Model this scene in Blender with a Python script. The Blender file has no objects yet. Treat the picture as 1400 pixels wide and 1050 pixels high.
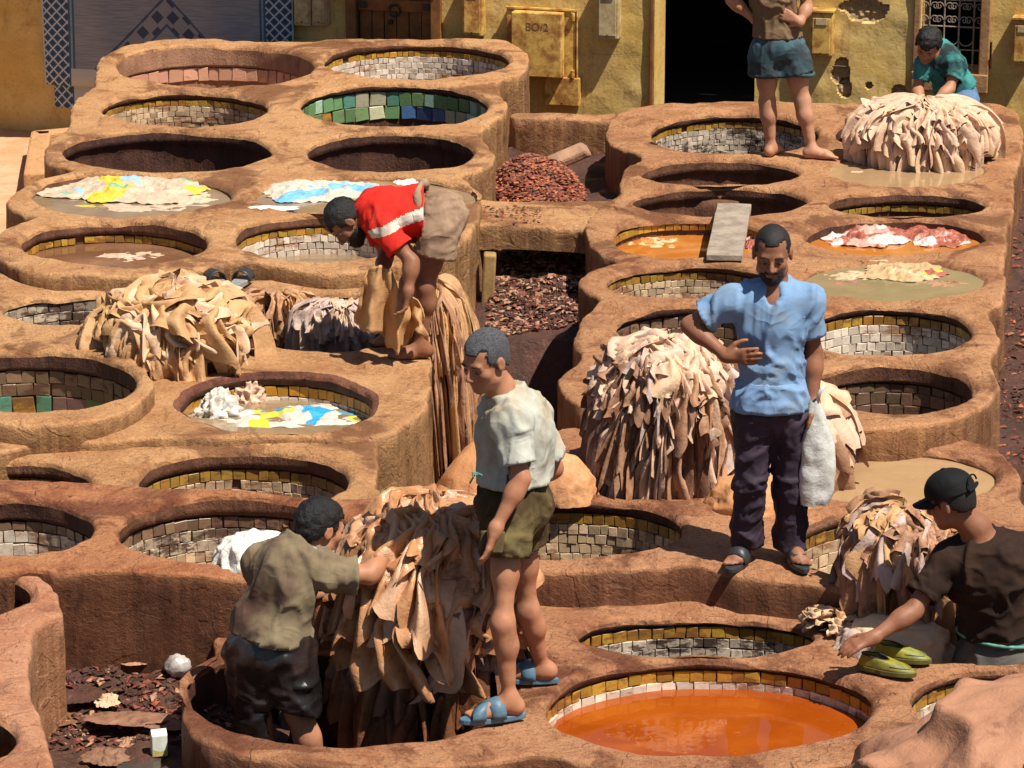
import bpy, bmesh, math, random
import numpy as np
from mathutils import Vector, Matrix, noise as mnoise
from mathutils.geometry import delaunay_2d_cdt
rnd = random.Random(7)
R = math.radians
S = bpy.context.scene
COL = S.collection

# ------------------------------------------------------------------ camera, light, exposure
W0, H0, F = 1400.0, 1050.0, 4500.0
CAMZ = 4.5
PITCH = math.atan(1315.0 / F)
cam_d = bpy.data.cameras.new('camera'); cam = bpy.data.objects.new('camera', cam_d); COL.objects.link(cam)
cam_d.sensor_width = 36.0; cam_d.lens = 36.0 * F / W0; cam_d.clip_end = 300.0; cam_d.clip_start = 0.1
cam.location = (0, 0, CAMZ); cam.rotation_euler = (math.pi / 2 - PITCH, 0, 0)
S.camera = cam
SUN_EL, SUN_AZ = R(61), R(50)      # azimuth: to the right of the camera's back
sun_dir = Vector((math.cos(SUN_EL) * math.sin(SUN_AZ), -math.cos(SUN_EL) * math.cos(SUN_AZ), math.sin(SUN_EL)))
wd = bpy.data.worlds.new('World'); S.world = wd; wd.use_nodes = True
nt = wd.node_tree; bgn = nt.nodes['Background']
sky = nt.nodes.new('ShaderNodeTexSky'); sky.sky_type = 'NISHITA'; sky.sun_disc = False
sky.sun_elevation = SUN_EL; sky.sun_rotation = math.atan2(sun_dir.x, sun_dir.y)
nt.links.new(sky.outputs[0], bgn.inputs[0]); bgn.inputs[1].default_value = 0.05
sd = bpy.data.lights.new('sun', 'SUN'); so = bpy.data.objects.new('sun', sd); COL.objects.link(so)
sd.energy = 5.0; sd.angle = R(0.5); sd.color = (1.0, 0.93, 0.82)
so.rotation_euler = sun_dir.to_track_quat('Z', 'Y').to_euler(); so.location = (5, 5, 20)
S.view_settings.view_transform = 'Standard'; S.view_settings.look = 'None'
S.view_settings.exposure = 0.64; S.view_settings.gamma = 1.0; S.view_settings.use_curve_mapping = False
S.render.engine = 'CYCLES'

# ------------------------------------------------------------------ geometry helpers
FW = Vector((0, math.cos(PITCH), -math.sin(PITCH))); UP = Vector((0, math.sin(PITCH), math.cos(PITCH)))
def ray(px, py):
    return FW + Vector((1, 0, 0)) * ((px - W0 / 2) / F) + UP * ((H0 / 2 - py) / F)
def P(px, py, z):                     # the point of the level z seen at a pixel
    r = ray(px, py); t = (z - CAMZ) / r.z
    return Vector((r.x * t, r.y * t, z))
def Q(px, py, Y):                     # the point at distance Y (world y) seen at a pixel
    r = ray(px, py); t = Y / r.y
    return Vector((r.x * t, Y, CAMZ + r.z * t))
def scale_at(Y):                      # pixels per metre at distance Y
    return F / (Y * math.cos(PITCH) + 1.2)

def obj(name, me, mat=None, parent=None, loc=None):
    o = bpy.data.objects.new(name, me); COL.objects.link(o)
    if mat is not None and me is not None:
        for m in (mat if isinstance(mat, (list, tuple)) else [mat]): me.materials.append(m)
    if parent is not None: o.parent = parent
    if loc is not None: o.location = loc
    return o
def tag(o, label=None, cat=None, group=None, kind=None):
    if label: o['label'] = label
    if cat: o['category'] = cat
    if group: o['group'] = group
    if kind: o['kind'] = kind
    return o
def thing(name, label, cat, loc=(0, 0, 0), rz=0, group=None):
    o = bpy.data.objects.new(name, None); COL.objects.link(o); o.location = loc; o.rotation_euler = (0, 0, rz)
    o.empty_display_size = 0.1
    return tag(o, label, cat, group)
def mesh(name, vs, fs, smooth=True, mats=None):
    me = bpy.data.meshes.new(name); me.from_pydata([tuple(v) for v in vs], [], fs)
    if smooth: me.polygons.foreach_set('use_smooth', [True] * len(me.polygons))
    me.update(); return me
class MB:
    def __init__(s): s.v = []; s.f = []; s.m = []
    def add(s, vs, fs, mi=0):
        b = len(s.v); s.v += [tuple(v) for v in vs]; s.f += [tuple(i + b for i in f) for f in fs]; s.m += [mi] * len(fs)
    def box(s, c, size, rz=0, rx=0, ry=0, mi=0, taper=1.0):
        x, y, z = [k / 2 for k in size]
        vs = [Vector((sx * x * (taper if sz > 0 else 1), sy * y * (taper if sz > 0 else 1), sz * z)) for sz in (-1, 1) for sy in (-1, 1) for sx in (-1, 1)]
        M = Matrix.Rotation(rz, 3, 'Z') @ Matrix.Rotation(ry, 3, 'Y') @ Matrix.Rotation(rx, 3, 'X')
        vs = [M @ v + Vector(c) for v in vs]
        s.add(vs, [(0, 2, 3, 1), (4, 5, 7, 6), (0, 1, 5, 4), (2, 6, 7, 3), (0, 4, 6, 2), (1, 3, 7, 5)], mi)
    def tube(s, pts, r, n=8, mi=0, cap=True):
        pts = [Vector(p) for p in pts]; rr = r if isinstance(r, (list, tuple)) else [r] * len(pts)
        rings = []; up = None
        for i, p in enumerate(pts):
            d = (pts[min(i + 1, len(pts) - 1)] - pts[max(i - 1, 0)]).normalized()
            if up is None: up = Vector((0, 0, 1)) if abs(d.z) < .9 else Vector((1, 0, 0))
            a = d.cross(up).normalized(); b = a.cross(d).normalized(); up = b
            rings.append([p + (a * math.cos(2 * math.pi * k / n) + b * math.sin(2 * math.pi * k / n)) * rr[i] for k in range(n)])
        vs = [v for g in rings for v in g]; fs = []
        for i in range(len(pts) - 1):
            for k in range(n):
                fs.append((i * n + k, i * n + (k + 1) % n, (i + 1) * n + (k + 1) % n, (i + 1) * n + k))
        if cap: fs += [tuple(range(n - 1, -1, -1)), tuple((len(pts) - 1) * n + k for k in range(n))]
        s.add(vs, fs, mi)
    def grid(s, rows, mi=0, closed=False):
        n = len(rows[0]); vs = [v for r in rows for v in r]; fs = []
        for i in range(len(rows) - 1):
            for k in range(n if closed else n - 1):
                fs.append((i * n + k, i * n + (k + 1) % n, (i + 1) * n + (k + 1) % n, (i + 1) * n + k))
        s.add(vs, fs, mi)
    def build(s, name, mat, parent=None, smooth=False, bevel=0, loc=None):
        me = mesh(name, s.v, s.f, smooth); o = obj(name, me, mat, parent, loc)
        me.polygons.foreach_set('material_index', s.m)
        if bevel:
            b = o.modifiers.new('edges', 'BEVEL'); b.width = bevel; b.segments = 2; b.limit_method = 'ANGLE'
        return o
def nz(x, y, z=0.0): return mnoise.noise(Vector((x, y, z)))
def smooth_loop(pts, step):           # closed Catmull-Rom loop resampled at a step
    n = len(pts); dense = []
    for i in range(n):
        p0, p1, p2, p3 = pts[i - 1], pts[i], pts[(i + 1) % n], pts[(i + 2) % n]
        m = max(2, int((p2 - p1).length / step) + 1)
        for k in range(m):
            t = k / m
            dense.append(0.5 * ((2 * p1) + (p2 - p0) * t + (2 * p0 - 5 * p1 + 4 * p2 - p3) * t * t + (3 * p1 - p0 - 3 * p2 + p3) * t ** 3))
    return dense
def loop_normals(pts, ccw=True):
    n = len(pts); out = []
    for i in range(n):
        d = pts[(i + 1) % n] - pts[i - 1]
        out.append(Vector((d.y, -d.x)).normalized())
    return out
def area(pts): return 0.5 * sum(pts[i - 1].x * pts[i].y - pts[i].x * pts[i - 1].y for i in range(len(pts)))
def in_poly(X, Y, poly):
    px = np.array([p.x for p in poly]); py = np.array([p.y for p in poly]); ins = np.zeros(len(X), bool)
    qx = np.roll(px, 1); qy = np.roll(py, 1)
    for a, b, c, d in zip(px, py, qx, qy):
        if b == d: continue
        ins ^= ((b > Y) != (d > Y)) & (X < (c - a) * (Y - b) / (d - b) + a)
    return ins

# ------------------------------------------------------------------ materials
def new_mat(name):
    m = bpy.data.materials.new(name); m.use_nodes = True; n = m.node_tree; b = n.nodes['Principled BSDF']
    return m, n, b
class NT:
    def __init__(s, n): s.n = n
    def node(s, t, **k):
        a = s.n.nodes.new(t)
        for key, v in k.items(): setattr(a, key, v)
        return a
    def link(s, a, b): s.n.links.new(a, b)
    def pos(s, scale=(1, 1, 1), obj_space=False):
        mp = s.node('ShaderNodeMapping'); mp.inputs['Scale'].default_value = scale
        if obj_space: s.link(s.node('ShaderNodeTexCoord').outputs['Object'], mp.inputs[0])
        else: s.link(s.node('ShaderNodeNewGeometry').outputs['Position'], mp.inputs[0])
        return mp.outputs[0]
    def noise(s, vec, sc, det=4, rough=.6, dist=0.0):
        a = s.node('ShaderNodeTexNoise'); s.link(vec, a.inputs['Vector']); a.inputs['Scale'].default_value = sc
        a.inputs['Detail'].default_value = det; a.inputs['Roughness'].default_value = rough; a.inputs['Distortion'].default_value = dist
        return a.outputs['Fac']
    def ramp(s, fac, lo, hi, a=0.0, b=1.0):
        m = s.node('ShaderNodeMapRange'); s.link(fac, m.inputs[0]); m.interpolation_type = 'SMOOTHSTEP'
        m.inputs[1].default_value = lo; m.inputs[2].default_value = hi; m.inputs[3].default_value = a; m.inputs[4].default_value = b
        return m.outputs[0]
    def mix(s, fac, a, b, mode='MIX'):
        m = s.node('ShaderNodeMix', data_type='RGBA', blend_type=mode)
        for sock, v in ((m.inputs[0], fac), (m.inputs[6], a), (m.inputs[7], b)):
            if isinstance(v, (int, float)): sock.default_value = v
            elif isinstance(v, tuple): sock.default_value = (*v[:3], 1)
            else: s.link(v, sock)
        return m.outputs[2]
    def math(s, op, a, b=0.0):
        m = s.node('ShaderNodeMath', operation=op)
        for sock, v in ((m.inputs[0], a), (m.inputs[1], b)):
            if isinstance(v, (int, float)): sock.default_value = v
            else: s.link(v, sock)
        return m.outputs[0]
    def bump(s, bsdf, h, strength, dist):
        b = s.node('ShaderNodeBump'); s.link(h, b.inputs['Height']); b.inputs['Strength'].default_value = strength; b.inputs['Distance'].default_value = dist
        s.link(b.outputs[0], bsdf.inputs['Normal'])
def setc(g, b, c): 
    if isinstance(c, tuple): b.inputs['Base Color'].default_value = (*c, 1)
    else: g.link(c, b.inputs['Base Color'])

def clay_mat(name, top, top2, red, side, side2, stain=.5):
    m, n, b = new_mat(name); g = NT(n)
    p = g.pos(); 
    c = g.mix(g.ramp(g.noise(p, 1.7, 5, .65, .4), .38, .60), top, tuple(k * 1.04 for k in top2))
    c = g.mix(g.ramp(g.noise(p, 5.0, 5, .7), .52, .72, 0, .8), c, red)
    pt = g.pos((1, .45, 1)); 
    c = g.mix(g.ramp(g.noise(pt, 9.0, 6, .7, .8), .57, .75, 0, stain), c, (red[0] * .33, red[1] * .25, red[2] * .25))
    c = g.mix(g.ramp(g.noise(pt, 3.1, 4, .6, 1.0), .56, .66, 0, .55), c, (red[0] * .5, red[1] * .42, red[2] * .42))
    c = g.mix(g.ramp(g.noise(p, 2.6, 3, .5, 1.2), .60, .66, 0, .4), c, (red[0] * .62, red[1] * .55, red[2] * .6))
    c = g.mix(g.ramp(g.noise(p, 26, 4, .75), .52, .70, 0, .6), c, (top2[0] * 1.35, top2[1] * 1.35, top2[2] * 1.3))
    c = g.mix(g.ramp(g.noise(p, 60, 3, .7), .50, .68, 0, .5), c, (red[0] * .45, red[1] * .4, red[2] * .4))
    c = g.mix(g.ramp(g.noise(g.pos((1, .3, 1)), 14, 4, .6, 2.0), .665, .70, 0, .7), c, (red[0] * .3, red[1] * .25, red[2] * .25))
    ps = g.pos((1, 1, .13))
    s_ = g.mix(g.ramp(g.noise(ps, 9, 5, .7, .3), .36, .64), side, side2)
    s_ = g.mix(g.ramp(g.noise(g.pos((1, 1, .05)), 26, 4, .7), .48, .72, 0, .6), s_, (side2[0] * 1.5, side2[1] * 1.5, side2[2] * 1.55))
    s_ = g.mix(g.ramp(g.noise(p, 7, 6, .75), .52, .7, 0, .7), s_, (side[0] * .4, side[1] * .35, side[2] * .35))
    wet = g.ramp(g.noise(p, 1.1, 6, .65, .8), .52, .60, 0, .7); c = g.mix(wet, c, (red[0] * .42, red[1] * .36, red[2] * .40))
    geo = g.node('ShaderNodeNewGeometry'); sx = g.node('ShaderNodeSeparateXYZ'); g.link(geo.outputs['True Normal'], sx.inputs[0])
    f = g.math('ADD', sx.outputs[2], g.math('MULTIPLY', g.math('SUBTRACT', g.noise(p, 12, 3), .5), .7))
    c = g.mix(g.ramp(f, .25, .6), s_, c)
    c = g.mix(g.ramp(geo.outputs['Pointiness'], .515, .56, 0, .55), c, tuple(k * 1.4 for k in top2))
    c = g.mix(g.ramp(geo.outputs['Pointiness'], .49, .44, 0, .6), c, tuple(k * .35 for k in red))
    setc(g, b, c); g.link(g.ramp(wet, 0, .6, .88, .5), b.inputs['Roughness']); b.inputs['Specular IOR Level'].default_value = .25
    h = g.math('ADD', g.math('MULTIPLY', g.noise(p, 11, 8, .72), 1.0), g.math('MULTIPLY', g.noise(p, 60, 5, .75), .4))
    h = g.math('ADD', h, g.ramp(g.noise(p, 3.2, 3, .5, 1.0), .49, .505, -.18, 0))
    g.bump(b, h, 1.0, .034)
    return m
def tile_mat(name, col, var=.25, dirt=.4, dirtc=(.12, .06, .03), hue=0.0):
    m, n, b = new_mat(name); g = NT(n); oi = g.node('ShaderNodeObjectInfo'); p = g.pos()
    r = oi.outputs['Random']
    v = g.ramp(r, 0, 1, 1 - var, 1 + var * .4)
    hs = g.node('ShaderNodeHueSaturation'); hs.inputs['Color'].default_value = (*col, 1); g.link(v, hs.inputs['Value'])
    g.link(g.math('ADD', .5, g.math('MULTIPLY', g.math('SUBTRACT', g.math('FRACT', g.math('MULTIPLY', r, 37.3)), .5), hue)), hs.inputs['Hue'])
    c = g.mix(g.ramp(g.noise(g.pos((1, 1, 2.6)), 4.0, 6, .75), .60 - dirt * .2, .68 - dirt * .2, 0, .9), hs.outputs[0], dirtc)
    c = g.mix(g.ramp(g.noise(p, 30, 4, .7), .45, .75, 0, .35 + dirt * .4), c, dirtc)
    setc(g, b, c); b.inputs['Roughness'].default_value = .38; b.inputs['Specular IOR Level'].default_value = .45
    g.bump(b, g.noise(p, 45, 3), .3, .006)
    return m
def liquid_mat(name, col, col2, rough=.04, ripple=.12):
    m, n, b = new_mat(name); g = NT(n); p = g.pos()
    c = g.mix(g.ramp(g.noise(p, 2.2, 3, .5, 1.5), .35, .7), col, col2)
    c = g.mix(g.ramp(g.noise(p, 24, 5, .75, 1.0), .62, .68, 0, .35), c, tuple(min(.6, k * 1.7 + .03) for k in col2))
    setc(g, b, c); b.inputs['Roughness'].default_value = rough; b.inputs['IOR'].default_value = 1.33
    b.inputs['Specular IOR Level'].default_value = .6
    g.bump(b, g.noise(p, 7, 2, .5), ripple, .02)
    return m
def plain_mat(name, col, rough=.7, var=.25, sc=20, bump=.3, bd=.01, col2=None, spec=.4, obj_space=False, metallic=0):
    m, n, b = new_mat(name); g = NT(n); p = g.pos(obj_space=obj_space)
    c2 = col2 or tuple(x * (1 - var) for x in col)
    c = g.mix(g.ramp(g.noise(p, sc, 5, .7), .35, .65), col, c2)
    setc(g, b, c); b.inputs['Roughness'].default_value = rough; b.inputs['Specular IOR Level'].default_value = spec; b.inputs['Metallic'].default_value = metallic
    if bump: g.bump(b, g.noise(p, sc * 2, 4, .7), bump, bd)
    return m
M = {}
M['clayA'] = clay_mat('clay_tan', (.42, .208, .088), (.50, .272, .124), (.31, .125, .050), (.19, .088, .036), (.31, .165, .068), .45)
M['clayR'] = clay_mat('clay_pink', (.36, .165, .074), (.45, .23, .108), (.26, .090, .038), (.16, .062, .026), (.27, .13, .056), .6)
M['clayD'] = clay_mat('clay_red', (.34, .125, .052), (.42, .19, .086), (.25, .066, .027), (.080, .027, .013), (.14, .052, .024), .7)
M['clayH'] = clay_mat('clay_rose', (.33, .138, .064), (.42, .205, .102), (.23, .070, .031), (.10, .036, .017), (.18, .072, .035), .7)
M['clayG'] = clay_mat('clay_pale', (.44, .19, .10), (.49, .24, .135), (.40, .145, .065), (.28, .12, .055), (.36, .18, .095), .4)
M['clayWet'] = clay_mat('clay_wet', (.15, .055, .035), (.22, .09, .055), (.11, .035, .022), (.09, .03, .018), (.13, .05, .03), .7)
def basin_mat(name, a, b2, c3):
    m, n, b = new_mat(name); g = NT(n); ps = g.pos((1, 1, .25)); p = g.pos()
    c = g.mix(g.ramp(g.noise(ps, 8, 5, .7), .38, .62), a, b2)
    c = g.mix(g.ramp(g.noise(g.pos((1, 1, .08)), 24, 4, .7), .55, .75, 0, .6), c, c3)
    c = g.mix(g.ramp(g.noise(p, 6, 6, .75), .55, .7, 0, .7), c, tuple(k * .35 for k in a))
    setc(g, b, c); b.inputs['Roughness'].default_value = .7; b.inputs['Specular IOR Level'].default_value = .3
    g.bump(b, g.math('ADD', g.noise(ps, 16, 6, .7), g.math('MULTIPLY', g.noise(p, 55, 3, .7), .4)), .8, .02)
    return m
M['basin'] = basin_mat('basin_brown', (.095, .038, .020), (.15, .064, .034), (.24, .125, .07))
M['basin_dark'] = basin_mat('basin_wet', (.045, .018, .012), (.085, .034, .020), (.14, .07, .04))
M['basin_tan'] = basin_mat('basin_tan', (.26, .13, .075), (.32, .17, .10), (.4, .25, .15))
M['t_white'] = tile_mat('tile_white', (.66, .56, .45), .3, .38, (.30, .15, .075))
M['t_cream'] = tile_mat('tile_cream', (.54, .39, .24), .35, .48, (.24, .115, .055))
M['t_dirty'] = tile_mat('tile_soiled', (.48, .38, .27), .4, .72, (.06, .028, .02))
M['t_black'] = tile_mat('tile_blackened', (.55, .45, .35), .3, .60, (.035, .016, .012))
M['t_yellow'] = tile_mat('tile_yellow', (.42, .22, .03), .35, .45, (.19, .085, .025), .03)
M['t_olive'] = tile_mat('tile_olive', (.32, .17, .03), .35, .5, (.14, .065, .025), .03)
M['t_orange'] = tile_mat('tile_orange', (.48, .22, .015), .3, .2, (.22, .08, .02), .02)
M['t_pink'] = tile_mat('tile_pink', (.58, .30, .19), .22, .2, (.40, .2, .12), .02)
M['t_green'] = tile_mat('tile_green', (.12, .22, .09), .45, .12, (.12, .10, .05), .06)
M['t_teal'] = tile_mat('tile_teal', (.09, .24, .16), .45, .12, (.08, .10, .06), .05)
M['t_mint'] = tile_mat('tile_mint', (.34, .5, .36), .3, .12, (.12, .14, .08), .04)
M['t_blue'] = tile_mat('tile_blue', (.05, .11, .24), .4, .1, (.05, .06, .08), .05)
M['t_sky'] = tile_mat('tile_sky', (.04, .22, .36), .4, .1, (.05, .08, .08), .05)
M['t_cream2'] = tile_mat('tile_ivory', (.5, .47, .30), .3, .15, (.2, .15, .08), .03)
M['t_brown'] = tile_mat('tile_brown', (.20, .12, .07), .35, .4, (.08, .04, .025), .03)
M['t_mauve'] = tile_mat('tile_mauve', (.20, .11, .09), .35, .3, (.08, .05, .04), .03)
M['l_grey'] = liquid_mat('liquid_grey', (.20, .135, .08), (.27, .19, .115), .06)
M['l_brown'] = liquid_mat('liquid_brown', (.15, .07, .035), (.20, .10, .055), .05)
M['l_orange'] = liquid_mat('liquid_orange', (.24, .044, .003), (.31, .068, .005), .03, .06)
M['l_amber'] = liquid_mat('liquid_amber', (.40, .13, .02), (.46, .19, .05), .05)
M['l_mud'] = liquid_mat('liquid_mud', (.32, .20, .10), (.36, .23, .12), .08, .2)
M['l_ochre'] = liquid_mat('liquid_ochre', (.42, .24, .09), (.38, .2, .06), .06)
M['l_green'] = liquid_mat('liquid_green_brown', (.20, .16, .085), (.25, .19, .10), .06, .3)
M['l_dark'] = liquid_mat('liquid_dark', (.05, .045, .04), (.08, .06, .05), .04)
# ------------------------------------------------------------------ masonry: platforms with vats sunk in them
def hsurf(x, y, z):
    return z + .018 * nz(x * 1.3, y * 1.3, z * 9) + .013 * nz(x * 4.1, y * 4.1, 3 + z) + .007 * nz(x * 11, y * 11, 7)
def hole_loop(cx, cy, rx, ry, z, N=84, seed=0.0):
    pts = []
    for k in range(N):
        a = 2 * math.pi * k / N
        w = 1 + .022 * nz(math.cos(a) * 2.3 + seed, math.sin(a) * 2.3, seed) + .010 * nz(math.cos(a) * 9, math.sin(a) * 9 + seed, 1)
        p = P(cx + rx * w * math.cos(a), cy - ry * w * math.sin(a), z); pts.append(Vector((p.x, p.y)))
    if area(pts) < 0: pts.reverse()
    return pts
def offset(pts, d):
    ns = loop_normals(pts)
    return [p + n * (d[i] if isinstance(d, list) else d) for i, (p, n) in enumerate(zip(pts, ns))]
LIP = .034
HOLES = {}
VATS = []
OUTL = {}        # plan outlines: a platform is cut where a higher one stands on its place
def cut_by(me, clips, offs=(0, 0)):
    if not clips: return
    bm = bmesh.new(); bm.from_mesh(me)
    cc = [f.calc_center_median() for f in bm.faces]
    X = np.array([c.x + offs[0] for c in cc]); Y = np.array([c.y + offs[1] for c in cc]); k = np.zeros(len(X), bool)
    for nm in clips: k |= in_poly(X, Y, OUTL[nm])
    bmesh.ops.delete(bm, geom=[f for f, q in zip(bm.faces[:], k) if q], context='FACES'); bm.to_mesh(me); bm.free()
def platform(name, mat, z, outline, holes, zb, step=.045, grid=.075, wob=1.0, key=None, clips=()):
    out = smooth_loop([Vector(P(x, y, z)[:2]) for x, y in outline], step)
    if area(out) < 0: out.reverse()
    n = len(out); ns = loop_normals(out)
    out = [p + nv * (.014 * wob * nz(p.x * 5, p.y * 5, 2) + .007 * wob * nz(p.x * 19, p.y * 19, 5)) for p, nv in zip(out, ns)]
    ns = loop_normals(out)
    bev = [.020 + .012 * nz(p.x * 6, p.y * 6, 11) + .028 * max(0, nz(p.x * 15, p.y * 15, 12)) for p in out]
    inner = [p - nv * b for p, nv, b in zip(out, ns, bev)]
    if key: OUTL[key] = offset(out, -.06)
    rims = []
    for hid, h in holes:
        loop = hole_loop(*h, z, seed=len(VATS) * 1.7 + len(rims)); HOLES[hid] = (loop, z, clips); rims.append(offset(loop, LIP))
    # top surface
    xs = [p.x for p in out]; ys = [p.y for p in out]
    pts = []; y = min(ys)
    while y < max(ys):
        x = min(xs)
        while x < max(xs):
            pts.append(Vector((x + rnd.uniform(-.3, .3) * grid, y + rnd.uniform(-.3, .3) * grid))); x += grid
        y += grid
    X = np.array([p.x for p in pts]); Y = np.array([p.y for p in pts])
    keep = in_poly(X, Y, offset(inner, -grid * .35))
    for r in rims: keep &= ~in_poly(X, Y, offset(r, grid * .35))
    pts = [p for p, k in zip(pts, keep) if k]
    allp = list(inner); cons = [(i, (i + 1) % n) for i in range(n)]
    for r in rims:
        b = len(allp); allp += r; cons += [(b + i, b + (i + 1) % len(r)) for i in range(len(r))]
    allp += pts
    V, E_, Fc, _, _, _ = delaunay_2d_cdt([Vector((p.x, p.y)) for p in allp], cons, [], 0, 1e-5)
    cX = np.array([sum(V[i].x for i in f) / 3 for f in Fc]); cY = np.array([sum(V[i].y for i in f) / 3 for f in Fc])
    ok = in_poly(cX, cY, inner)
    for r in rims: ok &= ~in_poly(cX, cY, r)
    vs = [Vector((v.x, v.y, hsurf(v.x, v.y, z))) for v in V]; fs = [tuple(f) for f, k in zip(Fc, ok) if k]
    # rounded edge and sides (own vertices at the crease are shared with the top)
    prof = [(0.0, 0.0)] + [(.35, .12), (.72, .42), (1.0, 1.0)]
    base = len(vs); rows = []
    for j, (s_, d_) in enumerate(prof):
        rows.append([Vector((p.x + nv.x * b * s_, p.y + nv.y * b * s_, hsurf(p.x, p.y, z) - b * d_)) for p, nv, b in zip(inner, ns, bev)])
    nd = max(3, int((z - zb) / .07)); 
    for j in range(1, nd + 1):
        t = j / nd; zz = (z - .03) + (zb - z + .03) * t
        rows.append([Vector((p.x + nv.x * (.018 * nz(p.x * 3, p.y * 3, zz * 3) + .009 * nz(p.x * 11, p.y * 11, zz * 8)) * min(1, t * 4),
                             p.y + nv.y * (.018 * nz(p.x * 3, p.y * 3, zz * 3) + .009 * nz(p.x * 11, p.y * 11, zz * 8)) * min(1, t * 4), zz)) for p, nv in zip(out, ns)])
    for j, r_ in enumerate(rows): vs += r_
    for j in range(len(rows) - 1):
        for k in range(n):
            a = base + j * n; fs.append((a + k, a + n + k, a + n + (k + 1) % n, a + (k + 1) % n))
    me = mesh(name, vs, fs); bm = bmesh.new(); bm.from_mesh(me); bmesh.ops.remove_doubles(bm, verts=bm.verts, dist=1e-5)
    loose = [v for v in bm.verts if not v.link_faces]; bmesh.ops.delete(bm, geom=loose); bmesh.ops.recalc_face_normals(bm, faces=bm.faces); bm.to_mesh(me); bm.free()
    cut_by(me, clips)
    for p_ in me.polygons: p_.use_smooth = True
    o = obj(name, me, M[mat]); tag(o, kind='structure')
    return o

TILE = {}
def tile_mesh(w, h, mat, var):
    key = (round(w, 3), round(h, 3), mat, var)
    if key in TILE: return TILE[key]
    r2 = random.Random(hash((int(w * 1000), int(h * 1000), var)) % 9999)
    a, b, t = w / 2 * .965, h / 2 * .965, .012; j = lambda s: r2.uniform(-s, s)
    front = [(-a + j(w * .05), -t, -b + j(h * .05)), (a + j(w * .05), -t, -b + j(h * .05)), (a + j(w * .05), -t, b + j(h * .05)), (-a + j(w * .05), -t, b + j(h * .05))]
    k = .92; top = [(x * k, -t - .002 + j(.001), z * k) for x, y, z in front]; back = [(x, .006, z) for x, y, z in front]
    vs = back + front + top
    fs = []
    for i in range(4):
        q = (i + 1) % 4; fs += [(i, q, 4 + q, 4 + i), (4 + i, 4 + q, 8 + q, 8 + i)]
    fs.append((8, 9, 10, 11))
    me = mesh('tile', vs, fs, False); me.materials.append(M[mat]); TILE[key] = me; return me
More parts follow.
